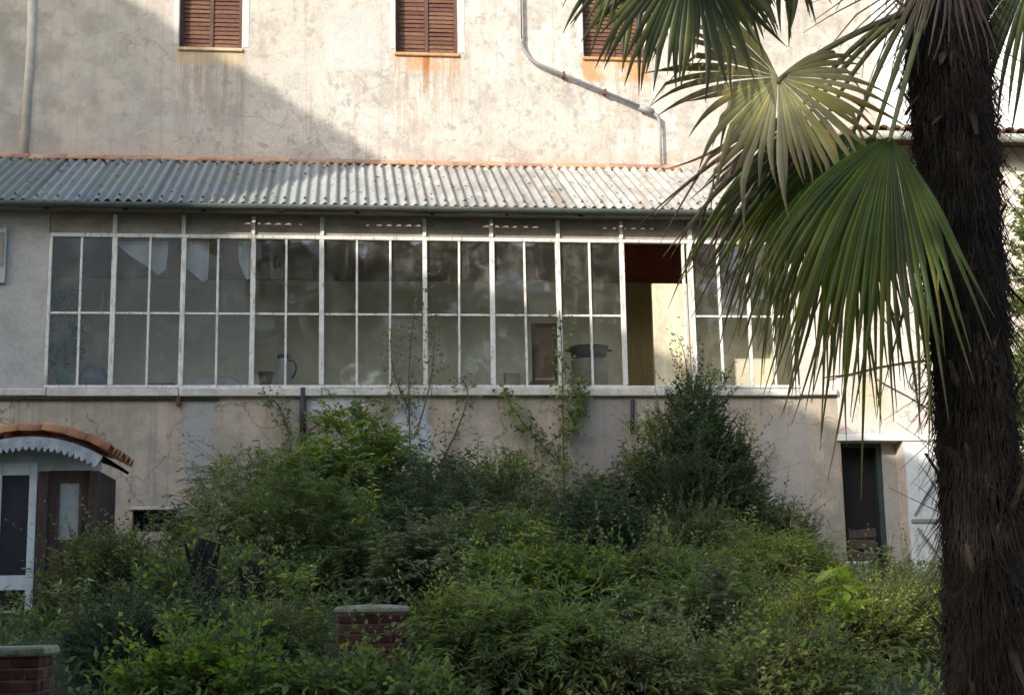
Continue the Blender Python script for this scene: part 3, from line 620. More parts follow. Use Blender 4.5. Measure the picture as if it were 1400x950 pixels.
for s in (-1, 1):
    MB().cbox(b.x+s*.17-.022, b.x+s*.17+.022, b.y-.02, b.y+.02, b.z, b.z+zt_, .006).obj('rear_leg', M['darkwood'], t)
    MB().cbox(b.x+s*.17-.02, b.x+s*.17+.02, b.y+.36, b.y+.40, b.z, b.z+.43, .006).obj('leg', M['darkwood'], t)
MB().cbox(b.x-.2, b.x+.2, b.y-.02, b.y+.42, b.z+.432, b.z+.47, .01).obj('seat', M['chairwood'], t)
MB().cbox(b.x-.145, b.x+.145, b.y-.012, b.y+.012, b.z+.5, b.z+zt_-.07, .006).obj('backrest', M['chairwood'], t)
MB().cbox(b.x-.147, b.x+.147, b.y-.018, b.y+.018, b.z+zt_-.066, b.z+zt_, .006).obj('top_rail', M['darkwood'], t)

# ------------------------------------------------------------------ annex on the right
anx = thing('annex_building', (XC+1.5, 0, 1.95), 'sunlit pale annex with a dark doorway and brown eaves beside the palm trunk', 'annex')
dx0, dx1, dzt = P(1150, 650, 0).x, P(1236, 650, 0).x, P(1190, 603, 0).z
ZA = P(1210, 192, -.2).z
wall(XC, 15, 1.7, ZA, -.02, .45, [(dx0, dx1, 1.95, dzt)]).obj('wall', M['annex'], anx, origin=(XC, 0, 1.95))
MB().cbox(dx0-.05, 9.6, -.05, -.022, dzt+.003, dzt+.1, .006).obj('lintel', M['white_wall'], anx)
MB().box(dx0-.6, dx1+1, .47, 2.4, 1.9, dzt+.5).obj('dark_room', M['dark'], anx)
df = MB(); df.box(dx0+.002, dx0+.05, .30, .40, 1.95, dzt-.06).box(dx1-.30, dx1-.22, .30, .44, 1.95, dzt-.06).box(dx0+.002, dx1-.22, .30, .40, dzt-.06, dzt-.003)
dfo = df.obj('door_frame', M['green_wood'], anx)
MB().box(dx1-.22, dx1-.003, .28, .43, 1.95, dzt-.003).obj('side_panel', M['grey_panel'], dfo)
# open white plank door lying back against the wall
hx0, hx1, hzt = P(1240, 650, -.1).x, P(1240, 650, -.1).x+.92, P(1260, 606, -.1).z
dw = (hx1-hx0)/5
leaf = MB().box(hx0, hx1, -.072, -.06, 2.02, hzt).obj('door', M['white_hut'], anx, label='white plank door folded back against the wall')
for i in range(5): MB().cbox(hx0+i*dw+.003, hx0+(i+1)*dw-.003, -.098, -.074, 2.0, hzt+random.uniform(-.006, .006), .004).obj('plank', M['white_hut'], leaf)
zs1, zs2 = P(1260, 712, -.1).z, P(1260, 775, -.1).z
MB().cbox(hx0+.02, hx1-.02, -.122, -.1, zs1-.03, zs1+.03, .004).obj('rail', M['zinc'], leaf)
def plank(p0, p1, wd, y0, y1):
    d = (V(p1)-V(p0)).normalized(); s = V((-d.z, 0, d.x))*wd; mb = MB()
    vs = [V(p0)+s, V(p1)+s, V(p1)-s, V(p0)-s]; vs = [V((v.x, y, v.z)) for y in (y0, y1) for v in vs]
    return mb.add(vs, [(0,1,2,3), (4,7,6,5), (0,4,5,1), (1,5,6,2), (2,6,7,3), (3,7,4,0)])
plank((hx0+.08, 0, zs1+.08), (hx0+.62, 0, hzt-.25), .018, -.12, -.101).obj('brace', M['zinc'], leaf)
plank((hx0+.62, 0, zs1-.08), (hx0+.1, 0, zs1-.9), .018, -.12, -.101).obj('brace', M['zinc'], leaf)
plank((hx0+.1, 0, zs1-.1), (hx0+.62, 0, zs1-.85), .018, -.145, -.124).obj('brace', M['zinc'], leaf)
# eaves
x0a = P(1162, 180, -.4).x
MB().cbox(x0a, 15.2, -.46, -.02, ZA-.02, ZA+.06, .01).obj('eave_board', M['brown_eave'], anx)
rt = MB()
for k in range(9):
    a0, a1 = math.pi*k/8, 0
    rt.v += [(.09*math.cos(a0), 0, .075*math.sin(a0)), (.075*math.cos(a0), 2.9, .065*math.sin(a0)), (.078*math.cos(a0), 0, .062*math.sin(a0)), (.062*math.cos(a0), 2.9, .052*math.sin(a0))]
for k in range(8):
    i = 4*k; rt.f += [(i, i+4, i+5, i+1), (i+2, i+3, i+7, i+6), (i, i+2, i+6, i+4), (i+1, i+5, i+7, i+3)]
rt_m = rt.mesh('roof_tile', smooth=True); rt_m.materials.append(simple('old_brown_tile', (.19, .10, .06), .4, 9, .9, perobj=.6))
k = 0; x = x0a+.1
while x < 14:
    put('roof_tile', rt_m, None, anx, (x, -.5+random.uniform(-.03, .03), ZA+.07), rot=(R(9.5), 0, random.gauss(0, .01))); x += .2
MB().box(x0a, 15, -.44, 2.44, ZA+.04, ZA+.055).obj('roof_deck', M['darkwood'], anx).rotation_euler = (0, 0, 0)
MB().tube([(x0a, -.55, ZA-.03), (15, -.55, ZA-.05)], .065, 10).obj('gutter', M['tarnish'], anx, smooth=True)
# cables on the annex wall
def cable(pts, Y, rad, label):
    q = [P(a, b, Y) for a, b in pts]; return MB().tube(q, rad, 5).obj('cable', M['wire'], smooth=True, label=label, cat='cable')
cable([(1128, 516), (1160, 512), (1200, 502), (1240, 495), (1292, 490), (1340, 488)], -.04, .012, 'black cable rising slightly across the sunlit annex wall')
cable([(1198, 518), (1215, 528), (1240, 541), (1275, 562), (1310, 575)], -.05, .009, 'black cable slanting down to the right on the annex wall')
cable([(1252, 504), (1246, 512), (1243, 522), (1246, 531), (1252, 534), (1260, 530), (1268, 527), (1272, 545), (1275, 590)], -.1, .012, 'curled loose cable end hooked on the wall beside the trunk')

# white basin rim among the weeds, junk in the doorway
b = P(1163, 790, -1.2); gy = gz(-1.2); zt_ = P(1163, 768, -1.2).z
t = thing('wash_tub', (b.x, -1.2, gy), 'white enamel tub with a rounded rim in the weeds before the dark doorway', 'tub')
MB().lathe([(.17, 0), (.22, .1), (.25, zt_-gy-.03), (.275, zt_-gy-.015), (.27, zt_-gy), (.24, zt_-gy-.01), (.2, .12)], 24, (b.x, -1.2, gy)).obj('body', M['enamel'], t, origin=(b.x, -1.2, gy), smooth=True)
for s in (-1, 1): MB().tube(bez([(b.x+s*.25, -1.2, zt_-.12), (b.x+s*.36, -1.2, zt_-.1), (b.x+s*.36, -1.14, zt_-.08), (b.x+s*.25, -1.1, zt_-.1)], 6), .012, 6).obj('handle', M['enamel'], t)
b = P(1178, 760, .15); t = thing('crate', (b.x, .18, 1.95), 'old broken wooden crate standing in the dark doorway', 'crate')
hz_ = P(1178, 722, .15).z-1.95
for k in range(5):
    z = 1.97+k*hz_/5; MB().cbox(b.x-.24+random.uniform(0, .03), b.x+.2, .02, .04, z, z+hz_/5-.04, .004).obj('slat', M['darkwood'], t).rotation_euler = (0, random.gauss(0, .05), 0)
for s in (-.2, .17): MB().cbox(b.x+s-.02, b.x+s+.02, .042, .09, 1.952, 1.95+hz_, .004).obj('corner_post', M['darkwood'], t)
MB().cbox(b.x-.24, b.x+.2, .092, .24, 1.955, 1.955+hz_*.5, .006).obj('bottom', M['darkwood'], t)

# ------------------------------------------------------------------ garden hut on the left
HY = -4.2; hb = P(50, 868, HY); HG = gz(HY)
hxr, hxl = P(124, 700, HY).x, P(-36, 700, HY).x
zsp, zcr = P(140, 650, HY).z, P(50, 606, HY).z
hut = thing('garden_hut', ((hxl+hxr)/2, HY, HG), 'small timber garden hut with arched terracotta roof, scalloped white trim and white glazed door', 'hut')
hcx, hw = (hxl+hxr)/2, (hxr-hxl)/2+.15
zeave = P(160, 626, HY-.3).z
rise = zcr-zeave+.02; RAD = (hw*hw+rise*rise)/(2*rise); zc_ = zeave+rise-RAD; amax = math.asin(hw/RAD)
def arc(a, r, y): return V((hcx+r*math.sin(a), y, zc_+r*math.cos(a)))
DEP = 1.7
sk = MB(); N = 20
for y in (HY-.28, HY+DEP):
    for rr in (RAD+.0, RAD+.035):
        for i in range(N+1): sk.v.append(tuple(arc(-amax+2*amax*i/N, rr, y)))
n1 = N+1
for i in range(N): sk.f += [(i, i+1, 2*n1+i+1, 2*n1+i), (n1+i, n1+i+1, 3*n1+i+1, 3*n1+i), (i, i+1, n1+i+1, n1+i), (2*n1+i, 2*n1+i+1, 3*n1+i+1, 3*n1+i)]
sk.obj('roof_deck', M['darkwood'], hut)
tl = MB(); TL = (RAD+.08)*2*amax/7*1.06; TW = .21
for j in range(7):
    a = math.pi*j/6
    for e, k_ in ((-.5, 1.0), (.5, .85)):
        for o_ in (0, -.014): tl.v.append((e*TL, (TW/2+o_)*k_*math.cos(a), (.10+o_)*k_*math.sin(a)))
for j in range(6):
    i = 4*j; tl.f += [(i, i+4, i+6, i+2), (i+1, i+3, i+7, i+5), (i, i+1, i+5, i+4), (i+2, i+6, i+7, i+3)]
tl_m = tl.mesh('roof_tile', smooth=True); tl_m.materials.append(M['terracotta'])
for r_ in range(9):
    y = HY-.22+r_*.215
    for i in range(7):
        a = -amax+2*amax*(i+.5)/7; q = arc(a, RAD+.085+.012*(1 if abs(i-3) % 2 else 0), y)
        o = put('roof_tile', tl_m, None, hut, q+V((random.gauss(0, .008), random.gauss(0, .008), 0))); o.rotation_euler = (random.gauss(0, .02), a if a >= 0 else a, random.gauss(0, .02))
        if a < 0: o.rotation_euler = (0, a, math.pi); o.rotation_euler = (0, a, random.gauss(0, .02))
for y, nm in ((HY-.3, 'scalloped_trim'),):
    sc = MB(); ns = 22
    for i in range(ns*4+1):
        a = -amax+2*amax*i/(ns*4); dep = .085+.05*abs(math.sin(math.pi*i/4))*(1+.15*math.sin(i*1.9))
        for yy in (y-.012, y+.012): sc.v += [tuple(arc(a, RAD+.02, yy)), tuple(arc(a, RAD-dep, yy))]
    for i in range(ns*4):
        k_ = 4*i; sc.f += [(k_, k_+4, k_+5, k_+1), (k_+2, k_+3, k_+7, k_+6), (k_, k_+2, k_+6, k_+4), (k_+1, k_+5, k_+7, k_+3)]
    sc.obj(nm, simple('greyed_trim_paint', (.46, .47, .46), .35, 8, .7), hut)
# right eave trim
# front face: door on the left, timber wall with side window on the right
ddx0, ddx1 = P(-9.5, 700, HY).x, P(50, 700, HY).x
dz1 = P(20, 632, HY).z
wx0, wx1, wz0, wz1 = P(76, 700, HY).x, P(112, 700, HY).x, P(100, 742, HY).z, P(100, 655, HY).z
zb_ = P(90, 752, HY).z
wl = wall(ddx1+.12, hxr, zb_, zsp+.06, HY, HY+.08, [(wx0, wx1, wz0, wz1)]); wl.obj('front_wall', M['darkwood'], hut)
wall(hxl-.02, ddx0-.001, HG, zsp+.06, HY, HY+.08).obj('front_wall', M['darkwood'], hut)
gbl = MB()
for i in range(N):
    a0, a1 = -amax*.92+2*amax*.92*i/N, -amax*.92+2*amax*.92*(i+1)/N; p0, p1 = arc(a0, RAD-.002, HY+.04), arc(a1, RAD-.002, HY+.04); zz = min(p0.z, p1.z, zsp+.061)
    gbl.add([(p0.x, HY+.04, zz), (p1.x, HY+.04, zz), p1, p0, (p0.x, HY+.07, zz), (p1.x, HY+.07, zz), (p1.x, HY+.07, p1.z), (p0.x, HY+.07, p0.z)], [(0,1,2,3), (4,7,6,5), (3,2,6,7)])
gbl.obj('gable_panel', M['white_hut'], hut)
MB().box(hxr-.06, hxr, HY+.082, HY+DEP, HG, zsp+.1).obj('side_wall', M['darkwood'], hut); MB().box(hxl, hxl+.06, HY+.082, HY+DEP, HG, zsp+.1).obj('side_wall', M['darkwood'], hut)
MB().box(hxl, hxr, HY+DEP, HY+DEP+.06, HG, zsp+.1).obj('rear_wall', M['darkwood'], hut)
for x in (ddx1+.07, hxr+.03): MB().cbox(x-.055, x+.055, HY-.05, HY+.05, HG, zsp+.05, .01).obj('corner_post', M['darkwood'], hut)
wn = MB(); f_ = .035
wn.box(wx0, wx0+f_, HY-.01, HY+.05, wz0, wz1).box(wx1-f_, wx1, HY-.01, HY+.05, wz0, wz1).box(wx0+f_, wx1-f_, HY-.008, HY+.05, wz0, wz0+f_).box(wx0+f_, wx1-f_, HY-.008, HY+.05, wz1-f_, wz1)
wno = wn.obj('window', M['shutter_frame'], hut); MB().box(wx0+f_, wx1-f_, HY+.02, HY+.024, wz0+f_, wz1-f_).obj('glass_pane', simple('dusty_pale_pane', (.34, .36, .34), .2, 3, .3, .5), wno)
dd = MB(); s_ = .085
zr1, zr0 = P(20, 790, HY).z, P(20, 803, HY).z; zt1 = P(20, 650, HY).z; zbm = P(20, 858, HY).z
for x in (ddx0, ddx1-s_): dd.cbox(x, x+s_, HY-.03, HY+.03, HG+.02, dz1, .006)
for z0, z1 in ((zt1, dz1-.002), (zr0-.03, zr1+.03), (HG+.02, zbm)): dd.cbox(ddx0+s_, ddx1-s_, HY-.026, HY+.026, z0, z1, .006)
ddo = dd.obj('door', M['white_hut'], hut, label='white glazed hut door')
dkg = simple('dark_door_glass', (.028, .028, .034), .3, 3, .3, .3, 0)
for z0, z1 in ((zr1+.031, zt1-.001), (zbm+.001, zr0-.031)): MB().box(ddx0+s_, ddx1-s_, HY-.004, HY+.004, z0, z1).obj('glass_pane', dkg, ddo)
MB().tube([(ddx1-.04, HY-.03, zr1+.1), (ddx1-.04, HY-.08, zr1+.1), (ddx1-.12, HY-.08, zr1+.1)], .01, 6).obj('handle', M['zinc'], ddo)
def brickmesh(lx, ly, lz):
    m = MB().cbox(-lx/2, lx/2, -ly/2, ly/2, -lz/2, lz/2, .006, .003).mesh('brick'); m.materials.append(M['brick']); return m
BR, BRH = brickmesh(.21, .1, .062), brickmesh(.1, .1, .062)
MB().box(ddx1+.13, hxr-.002, HY+.01, HY+.09, HG-.05, zb_-.002).obj('plinth_core', M['mortar'], hut)
z = HG; r_ = 0
while z < zb_-.06:
    x = ddx1+.13 + (0 if r_ % 2 else .11)
    while x+.105 < hxr: put('brick', BR, None, hut, (x+.105, HY+.02, z+.035), rot=(0, random.gauss(0, .01), random.gauss(0, .02))); x += .222
    z += .074; r_ += 1

# ------------------------------------------------------------------ brick pillars with stone caps
def pillar(px0, px1, py_t, py_b, Y, label, round_cap):
    a, b, c = P(px0, py_t, Y), P(px1, py_t, Y), P((px0+px1)/2, py_b, Y); cx, wd = (a.x+b.x)/2, (b.x-a.x); g = gz(Y)-.05; zc = c.z
    t = thing('brick_pillar', (cx, Y, g), label, 'pillar', 'brick pillars with stone caps')
    hb_ = wd*.43
    MB().box(cx-hb_+.012, cx+hb_-.012, Y-hb_+.012, Y+hb_-.012, g, zc-.002).obj('core', M['mortar'], t)
    cp = MB()
    n = 28; pr = []
    if round_cap: cp.lathe([(wd*.46, zc), (wd*.5, zc+.02), (wd*.5, a.z-.02), (wd*.46, a.z), (wd*.2, a.z+.012)], n, (cx, Y, 0), .015)
    else: cp.cbox(cx-wd/2, cx+wd/2, Y-wd/2, Y+wd/2, zc, a.z, .015, .006)
    cp.obj('cap_stone', M['stone'], t)
    z = zc-.04; r_ = 0
    while z > g-.02:
        for side in range(4):
            full = side < 2; row = ([.21, .21, .1] if full else [.21, .1]); row = row if r_ % 2 else row[::-1]
            span = 2*hb_-(0 if full else .212); f_ = span/(sum(row)+.011*(len(row)-1)); x = -span/2
            for L_ in row:
                c_ = x+L_*f_/2; x += (L_+.011)*f_
                px_, py_ = (c_, -hb_+.05) if side == 0 else (c_, hb_-.05) if side == 1 else (-hb_+.05, c_) if side == 2 else (hb_-.05, c_)
                o = put('brick', BR if L_ > .2 else BRH, None, t, (cx+px_+random.gauss(0, .002), Y+py_+random.gauss(0, .003), z), rot=(0, random.gauss(0, .012), (0 if full else math.pi/2)+random.gauss(0, .015))); o.scale = (f_, 1, 1)
        z -= .075; r_ += 1
    return t
pillar(456, 561, 829, 839, -9.0, 'red brick pillar with a flat round stone cap in the middle of the shrubs', True)
pillar(-42, 72, 884, 896, -11.0, 'dark brick pillar with a square stone cap at the bottom left corner', False)

# ------------------------------------------------------------------ vegetation
def unit(a): return a/(np.linalg.norm(a, axis=1, keepdims=True)+1e-9)
def sticks(p0, p1, r):
    """thin three-sided twigs"""
    d = unit(p1-p0); ref = np.tile([0.3, .9, .1], (len(p0), 1)); s = unit(np.cross(d, ref)); t = np.cross(d, s); n = len(p0)
    ring = [s*math.cos(a)+t*math.sin(a) for a in (0, 2.094, 4.189)]
    v = np.stack([p0+ring[k]*r[:, None] for k in range(3)]+[p1+ring[k]*r[:, None]*.4 for k in range(3)], 1).reshape(-1, 3)
    i = np.arange(n)[:, None]*6
    f = np.concatenate([i+np.array([q]) for q in ([0,1,4],[0,4,3],[1,2,5],[1,5,4],[2,0,3],[2,3,5])], 1).reshape(-1, 3)
    return v, f
STY = dict(  # leaf length, width, leaves per twig, twig length, droop of twig, leaf spread
    broad=(.085, .048, 9, .30, .10, .9), feather=(.085, .017, 22, .42, .55, .75), fine=(.055, .027, 18, .26, .0, .8), pinnate=(.085, .030, 16, .38, .45, 1.1), round=(.055, .042, 10, .22, .05, .9))
def twigs_of(lobes, ntw, style, base, rng, twl=1.0, lsc=1.0):
    ll, lw, npt, tl_, dr, spread = STY[style]; ll *= lsc; lw *= lsc
    vol = np.array([a*b*c for _, (a, b, c) in lobes])**.7; pick = rng.choice(len(lobes), ntw, p=vol/vol.sum())
    C = np.array([c for c, _ in lobes])[pick]; Rr = np.array([r for _, r in lobes])[pick]
    dirs = unit(rng.normal(0, 1, (ntw, 3)) + np.array([0, -.15, .35])); rad = rng.uniform(.25, 1, ntw)**.55
    p0 = C+dirs*Rr*rad[:, None]
    out = unit(dirs + .5*unit(p0-base) + np.array([0, 0, .25]) + rng.normal(0, .35, (ntw, 3)))
    T = tl_*twl*rng.uniform(.5, 1.25, ntw)
    k = (np.arange(npt)+.6)/npt
    # twig curve: out*t + droop
    pos = p0[:, None, :] + out[:, None, :]*(k[None, :, None]*T[:, None, None]) + np.array([0, 0, -1.])*((k**2)[None, :, None]*T[:, None, None]*dr)
    tan = unit((out[:, None, :] + np.array([0, 0, -2.])*(k[None, :, None]*dr)).reshape(-1, 3))
    sd = unit(np.cross(tan, np.array([0, 0, 1.])+rng.normal(0, .15, (len(tan), 3))))
    sign = np.tile(np.where(np.arange(npt) % 2 == 0, 1., -1.), ntw)[:, None]
    d = unit(tan*.75 + sd*sign*spread + rng.normal(0, .28, tan.shape))
    nrm = unit(np.cross(sd, tan)*.9+rng.normal(0, .45, tan.shape)); nrm[nrm[:, 2] < 0] *= -1
    prof = np.tile(1-.45*np.abs(k-.45)*1.6, ntw)
    Ls = ll*rng.uniform(.65, 1.3, len(tan))*prof; Ws = lw*rng.uniform(.7, 1.25, len(tan))*prof
    keep = rng.random(len(tan)) < .93
    v, t = leaves(pos.reshape(-1, 3)[keep], d[keep], nrm[keep], Ls[keep], Ws[keep])
    tw = sticks(p0-out*.06, p0+out*(T*.95)[:, None]+np.array([0, 0, -1.])*(T*dr*.85)[:, None], np.full(ntw, .0035))
    return v, t, tw
def shrub(px, pyt, wpx, Y, style, mat, n, label, name='garden_shrub', cat='shrub', depth=.8, nl=9, base_dx=0, hfrac=1.0, seed=0, twl=1.0, lsc=1.0, pyb=None, rise=0):
    rng = np.random.default_rng(seed*31+int(px)); top = P(px, pyt, Y); ppm = F_PX/(Y-CAM.y); W = wpx/ppm; g = gz(Y)
    base = np.array([top.x+base_dx, Y, g-.05]); H = top.z-g
    lo = g + (0.12 if pyb is None else max(.12, P(px, pyb, Y).z-g))
    lo = min(lo, top.z-.3); lobes = []
    for i in range(nl):
        u = (i+.5)/nl*2-1 + rng.normal(0, .1); u = max(-1, min(1, u)); dome = (1-abs(u)**2.2)*.75+.25
        zc = lo+(top.z-lo)*dome*rng.uniform(.35, .8); r = W*rng.uniform(.15, .24)
        lobes.append((np.array([top.x+u*W*.40, Y+rng.normal(0, .28)*W*depth*.6, zc]), (r, r*depth, max(.06, min(r*rng.uniform(.8, 1.25), (top.z-zc)*.95+.05)))))
    lobes.append((np.array([top.x, Y, lo+(top.z-lo)*.74]), (W*.2, W*.18, (top.z-lo)*.24)))
    lobes.append((np.array([top.x-W*.15, Y, lo+(top.z-lo)*.3]), (W*.3, W*.3*depth, (top.z-lo)*.26)))
    lobes.append((np.array([top.x+W*.2, Y-.1, lo+(top.z-lo)*.3]), (W*.26, W*.3*depth, (top.z-lo)*.26)))
    v, t, (tv, tt) = twigs_of(lobes, n, style, base, rng, twl, lsc)
    v2, t2, (tv2, tt2) = twigs_of([l for l in lobes if l[0][2] > lo+(top.z-lo)*.3] or lobes, n//9, style, base-np.array([0, 0, 2.]), rng, 2.7, lsc*.9)   # long young shoots
    t = np.concatenate([t, t2+len(v)]); v = np.concatenate([v, v2]); tt = np.concatenate([tt, tt2+len(tv)]); tv = np.concatenate([tv, tv2])
    o = V(base); th = thing(name, o, label, cat)
    put('foliage', np_mesh('foliage', v-base, t), mat, th, o, kind='stuff')
    mb = MB()
    for c, r in lobes:
        c = V(c); mid = o.lerp(c, .5)+V((rng.normal(0, .06), rng.normal(0, .06), .12*H)); rr = .012+.012*min(2, H)
        mb.tube(bez([o+V((rng.normal(0, .05), rng.normal(0, .05), 0)), mid, c+V((0, 0, r[2]*.4))], 7), [rr*(1-.85*k/7) for k in range(8)], 6)
    bv = np.array(mb.v); bt = np.array([(f[0], f[a], f[a+1]) for f in mb.f for a in range(1, len(f)-1)])
    put('stem', np_mesh('stem', np.concatenate([bv, tv])-base, np.concatenate([bt, tt+len(bv)])), M['bark'] if style != 'feather' else M['greenstem'], th, o)
    return th
SH = [
 # px, top, width, Y, style, material, twigs, label
 (165, 752, 160, -5.2, 'broad', 'mid', 700, 'mid green leafy shrub beneath the hut side window'),
 (352, 626, 235, -2.4, 'feather', 'pale', 700, 'pale feathery arching shrub against the wall right of the barred vent'),
 (480, 558, 230, -1.9, 'pinnate', 'bright', 900, 'tall bright green shrub reaching the ledge left of the bluish plaster patch'),
 (425, 668, 250, -3.8, 'feather', 'mid', 1000, 'bushy willow-leaved shrub in front of the tall bright one'),
 (578, 640, 220, -2.9, 'pinnate', 'dark', 650, 'dark layered shrub with drooping leaf rows left of centre'),
 (690, 630, 200, -2.0, 'broad', 'mid', 650, 'mid green shrub at the foot of the climbing vine'),
 (948, 522, 190, -1.8, 'fine', 'dark', 1900, 'tall narrow dark shrub rising past the ledge below the open bay'),
 (1006, 650, 95, -1.5, 'fine', 'grey', 260, 'thin twiggy grey-green shrub on the right flank of the tall dark one'),
 (812, 690, 190, -3.4, 'broad', 'dark', 600, 'dark low shrub between the vine and the tall narrow shrub'),
 (1058, 752, 160, -5.0, 'feather', 'lime', 900, 'yellow-green feathery shrub in front of the dark doorway'),
 (1275, 812, 120, -3.6, 'fine', 'pale', 650, 'pale fine-leaved shrub below the white plank door'),
 (720, 772, 210, -6.0, 'round', 'bright', 800, 'bright round-leaved bush right of the brick pillar, halfway up the bank'),
 (880, 785, 200, -6.2, 'fine', 'mid', 900, 'mid green small-leaved bush below the tall narrow shrub'),
 (300, 790, 220, -6.8, 'broad', 'mid', 650, 'leafy mid green bush around the old stumps'),
 (215, 858, 220, -8.6, 'fine', 'dark', 800, 'dark small-leaved bush right of the square capped pillar'),
 (345, 855, 150, -8.2, 'feather', 'pale', 700, 'pale feathery bush just left of the round capped pillar'),
 (652, 846, 160, -8.4, 'round', 'lime', 700, 'yellow-green round-leaved bush just right of the round capped pillar'),
 (735, 868, 230, -9.6, 'feather', 'mid', 850, 'fine feathery bush at the bottom centre of the garden'),
 (985, 815, 240, -7.6, 'feather', 'mid', 950, 'mid green feathery bush left of the bright sapling'),
 (1165, 838, 260, -8.6, 'fine', 'lime', 1300, 'broad yellow-green small-leaved bush around the bright sapling'),
 (1300, 852, 220, -5.5, 'broad', 'dark', 600, 'dark leafy bush behind the foot of the palm'),
 (66, 872, 90, -5.9, 'round', 'mid', 420, 'small round-leaved bush before the white hut door'),
 (500, 945, 210, -10.2, 'round', 'mid', 600, 'low round-leaved bush in front of the round capped pillar'),
 (290, 908, 210, -10.0, 'broad', 'bright', 550, 'bright broad-leaved bush at the bottom left of centre'),
 (885, 895, 230, -10.0, 'round', 'pale', 650, 'pale round-leaved bush at the bottom right of centre'),
 (1060, 905, 230, -10.4, 'broad', 'mid', 500, 'mid green broad-leaved bush at the bottom, left of the palm'),
 (1408, 235, 130, -1.6, 'broad', 'mid', 1500, 'tall green shrub seen past the right side of the palm trunk'),
 (590, 745, 150, -5.0, 'pinnate', 'grey', 420, 'grey-green bush with rows of leaflets above the round capped pillar'),
 (905, 565, 140, -1.5, 'fine', 'mid', 800, 'slender mid green shrub hugging the left side of the tall dark one'),
 (525, 585, 160, -1.5, 'broad', 'mid', 600, 'leafy shrub over the bluish plaster patch'),
 (415, 600, 170, -1.7, 'feather', 'bright', 650, 'bright willow-leaved shrub under the short black waste pipe at the left'),
 (640, 636, 220, -1.6, 'round', 'grey', 700, 'grey-green bush against the wall below the pale creeper'),
 (830, 660, 190, -1.4, 'broad', 'grey', 600, 'grey-green bush against the wall right of the climbing vine'),
 (338, 700, 190, -3.6, 'feather', 'pale', 900, 'pale feathery bush just below the barred vent'),
 (660, 720, 240, -4.2, 'pinnate', 'mid', 700, 'wide mid green bush of leaf rows in the middle of the bank'),
 (960, 700, 210, -3.0, 'fine', 'mid', 900, 'wide mid green bush around the foot of the tall dark shrub'),
 (1060, 700, 120, -1.6, 'fine', 'grey', 400, 'low grey-green bush against the wall left of the doorway'),
]
for i, (px, pt, wp, Y, st_, mt, n, lb) in enumerate(SH):
    shrub(px, pt, wp, Y, st_, L[mt], int(n*1.0), lb, seed=i, depth=.8, lsc=(.8, 1.0, 1.25, .9, 1.45)[i*7 % 5], twl=(1.0, 1.35, .9)[i % 3], nl=9 if wp > 120 else 6, pyb=(pt+330) if wp > 200 and pt < 700 else None)

# tall single weeds
def weed(px, pyt, Y, mat, label, lean=.1, ll=.11, lw=.028, pairs=16):
    rng = np.random.default_rng(px); t = P(px, pyt, Y); g = gz(Y); b = V((t.x-lean, Y, g)); th = thing('tall_weed', b, label, 'weed', 'tall weeds standing above the shrubs')
    cur = bez([b, V((b.x+lean*.2, Y, (g+t.z)/2)), t], 16); mb = MB(); mb.tube(cur, [.010-.0005*i for i in range(17)], 5); P0 = []; D = []
    for k_ in range(pairs*3):
        f = .3+.7*k_/(pairs*3); i = min(15.99, f*16); p = cur[int(i)].lerp(cur[int(i)+1], i-int(i)); a = k_*2.2+rng.normal(0, .3); sc = 1.25-f*.75
        side = V((math.cos(a), math.sin(a), .35+rng.normal(0, .2)))
        if k_ % 3 == 0 and f < .85:                     # a side branch
            e = p+side.normalized()*.32*sc; mb.tube([p, p.lerp(e, .5)+V((0, 0, .02)), e], [.005, .004, .002], 4)
            for q in range(9): P0.append(np.array(p.lerp(e, (q+1)/9.))); D.append(np.array(side)+rng.normal(0, .6, 3))
        P0.append(np.array(p)); D.append(np.array(side)*sc)
    P0 = np.array(P0); D = np.array(D); m = len(P0); v, t_ = leaves(P0, D, unit(np.array([0, -.3, 1.])+rng.normal(0, .3, (m, 3))), ll*rng.uniform(.6, 1.2, m), lw*rng.uniform(.8, 1.3, m), droop=.3)
    put('foliage', np_mesh('foliage', v-np.array(b), t_), mat, th, b, kind='stuff'); mb.obj('stem', M['greenstem'], th)
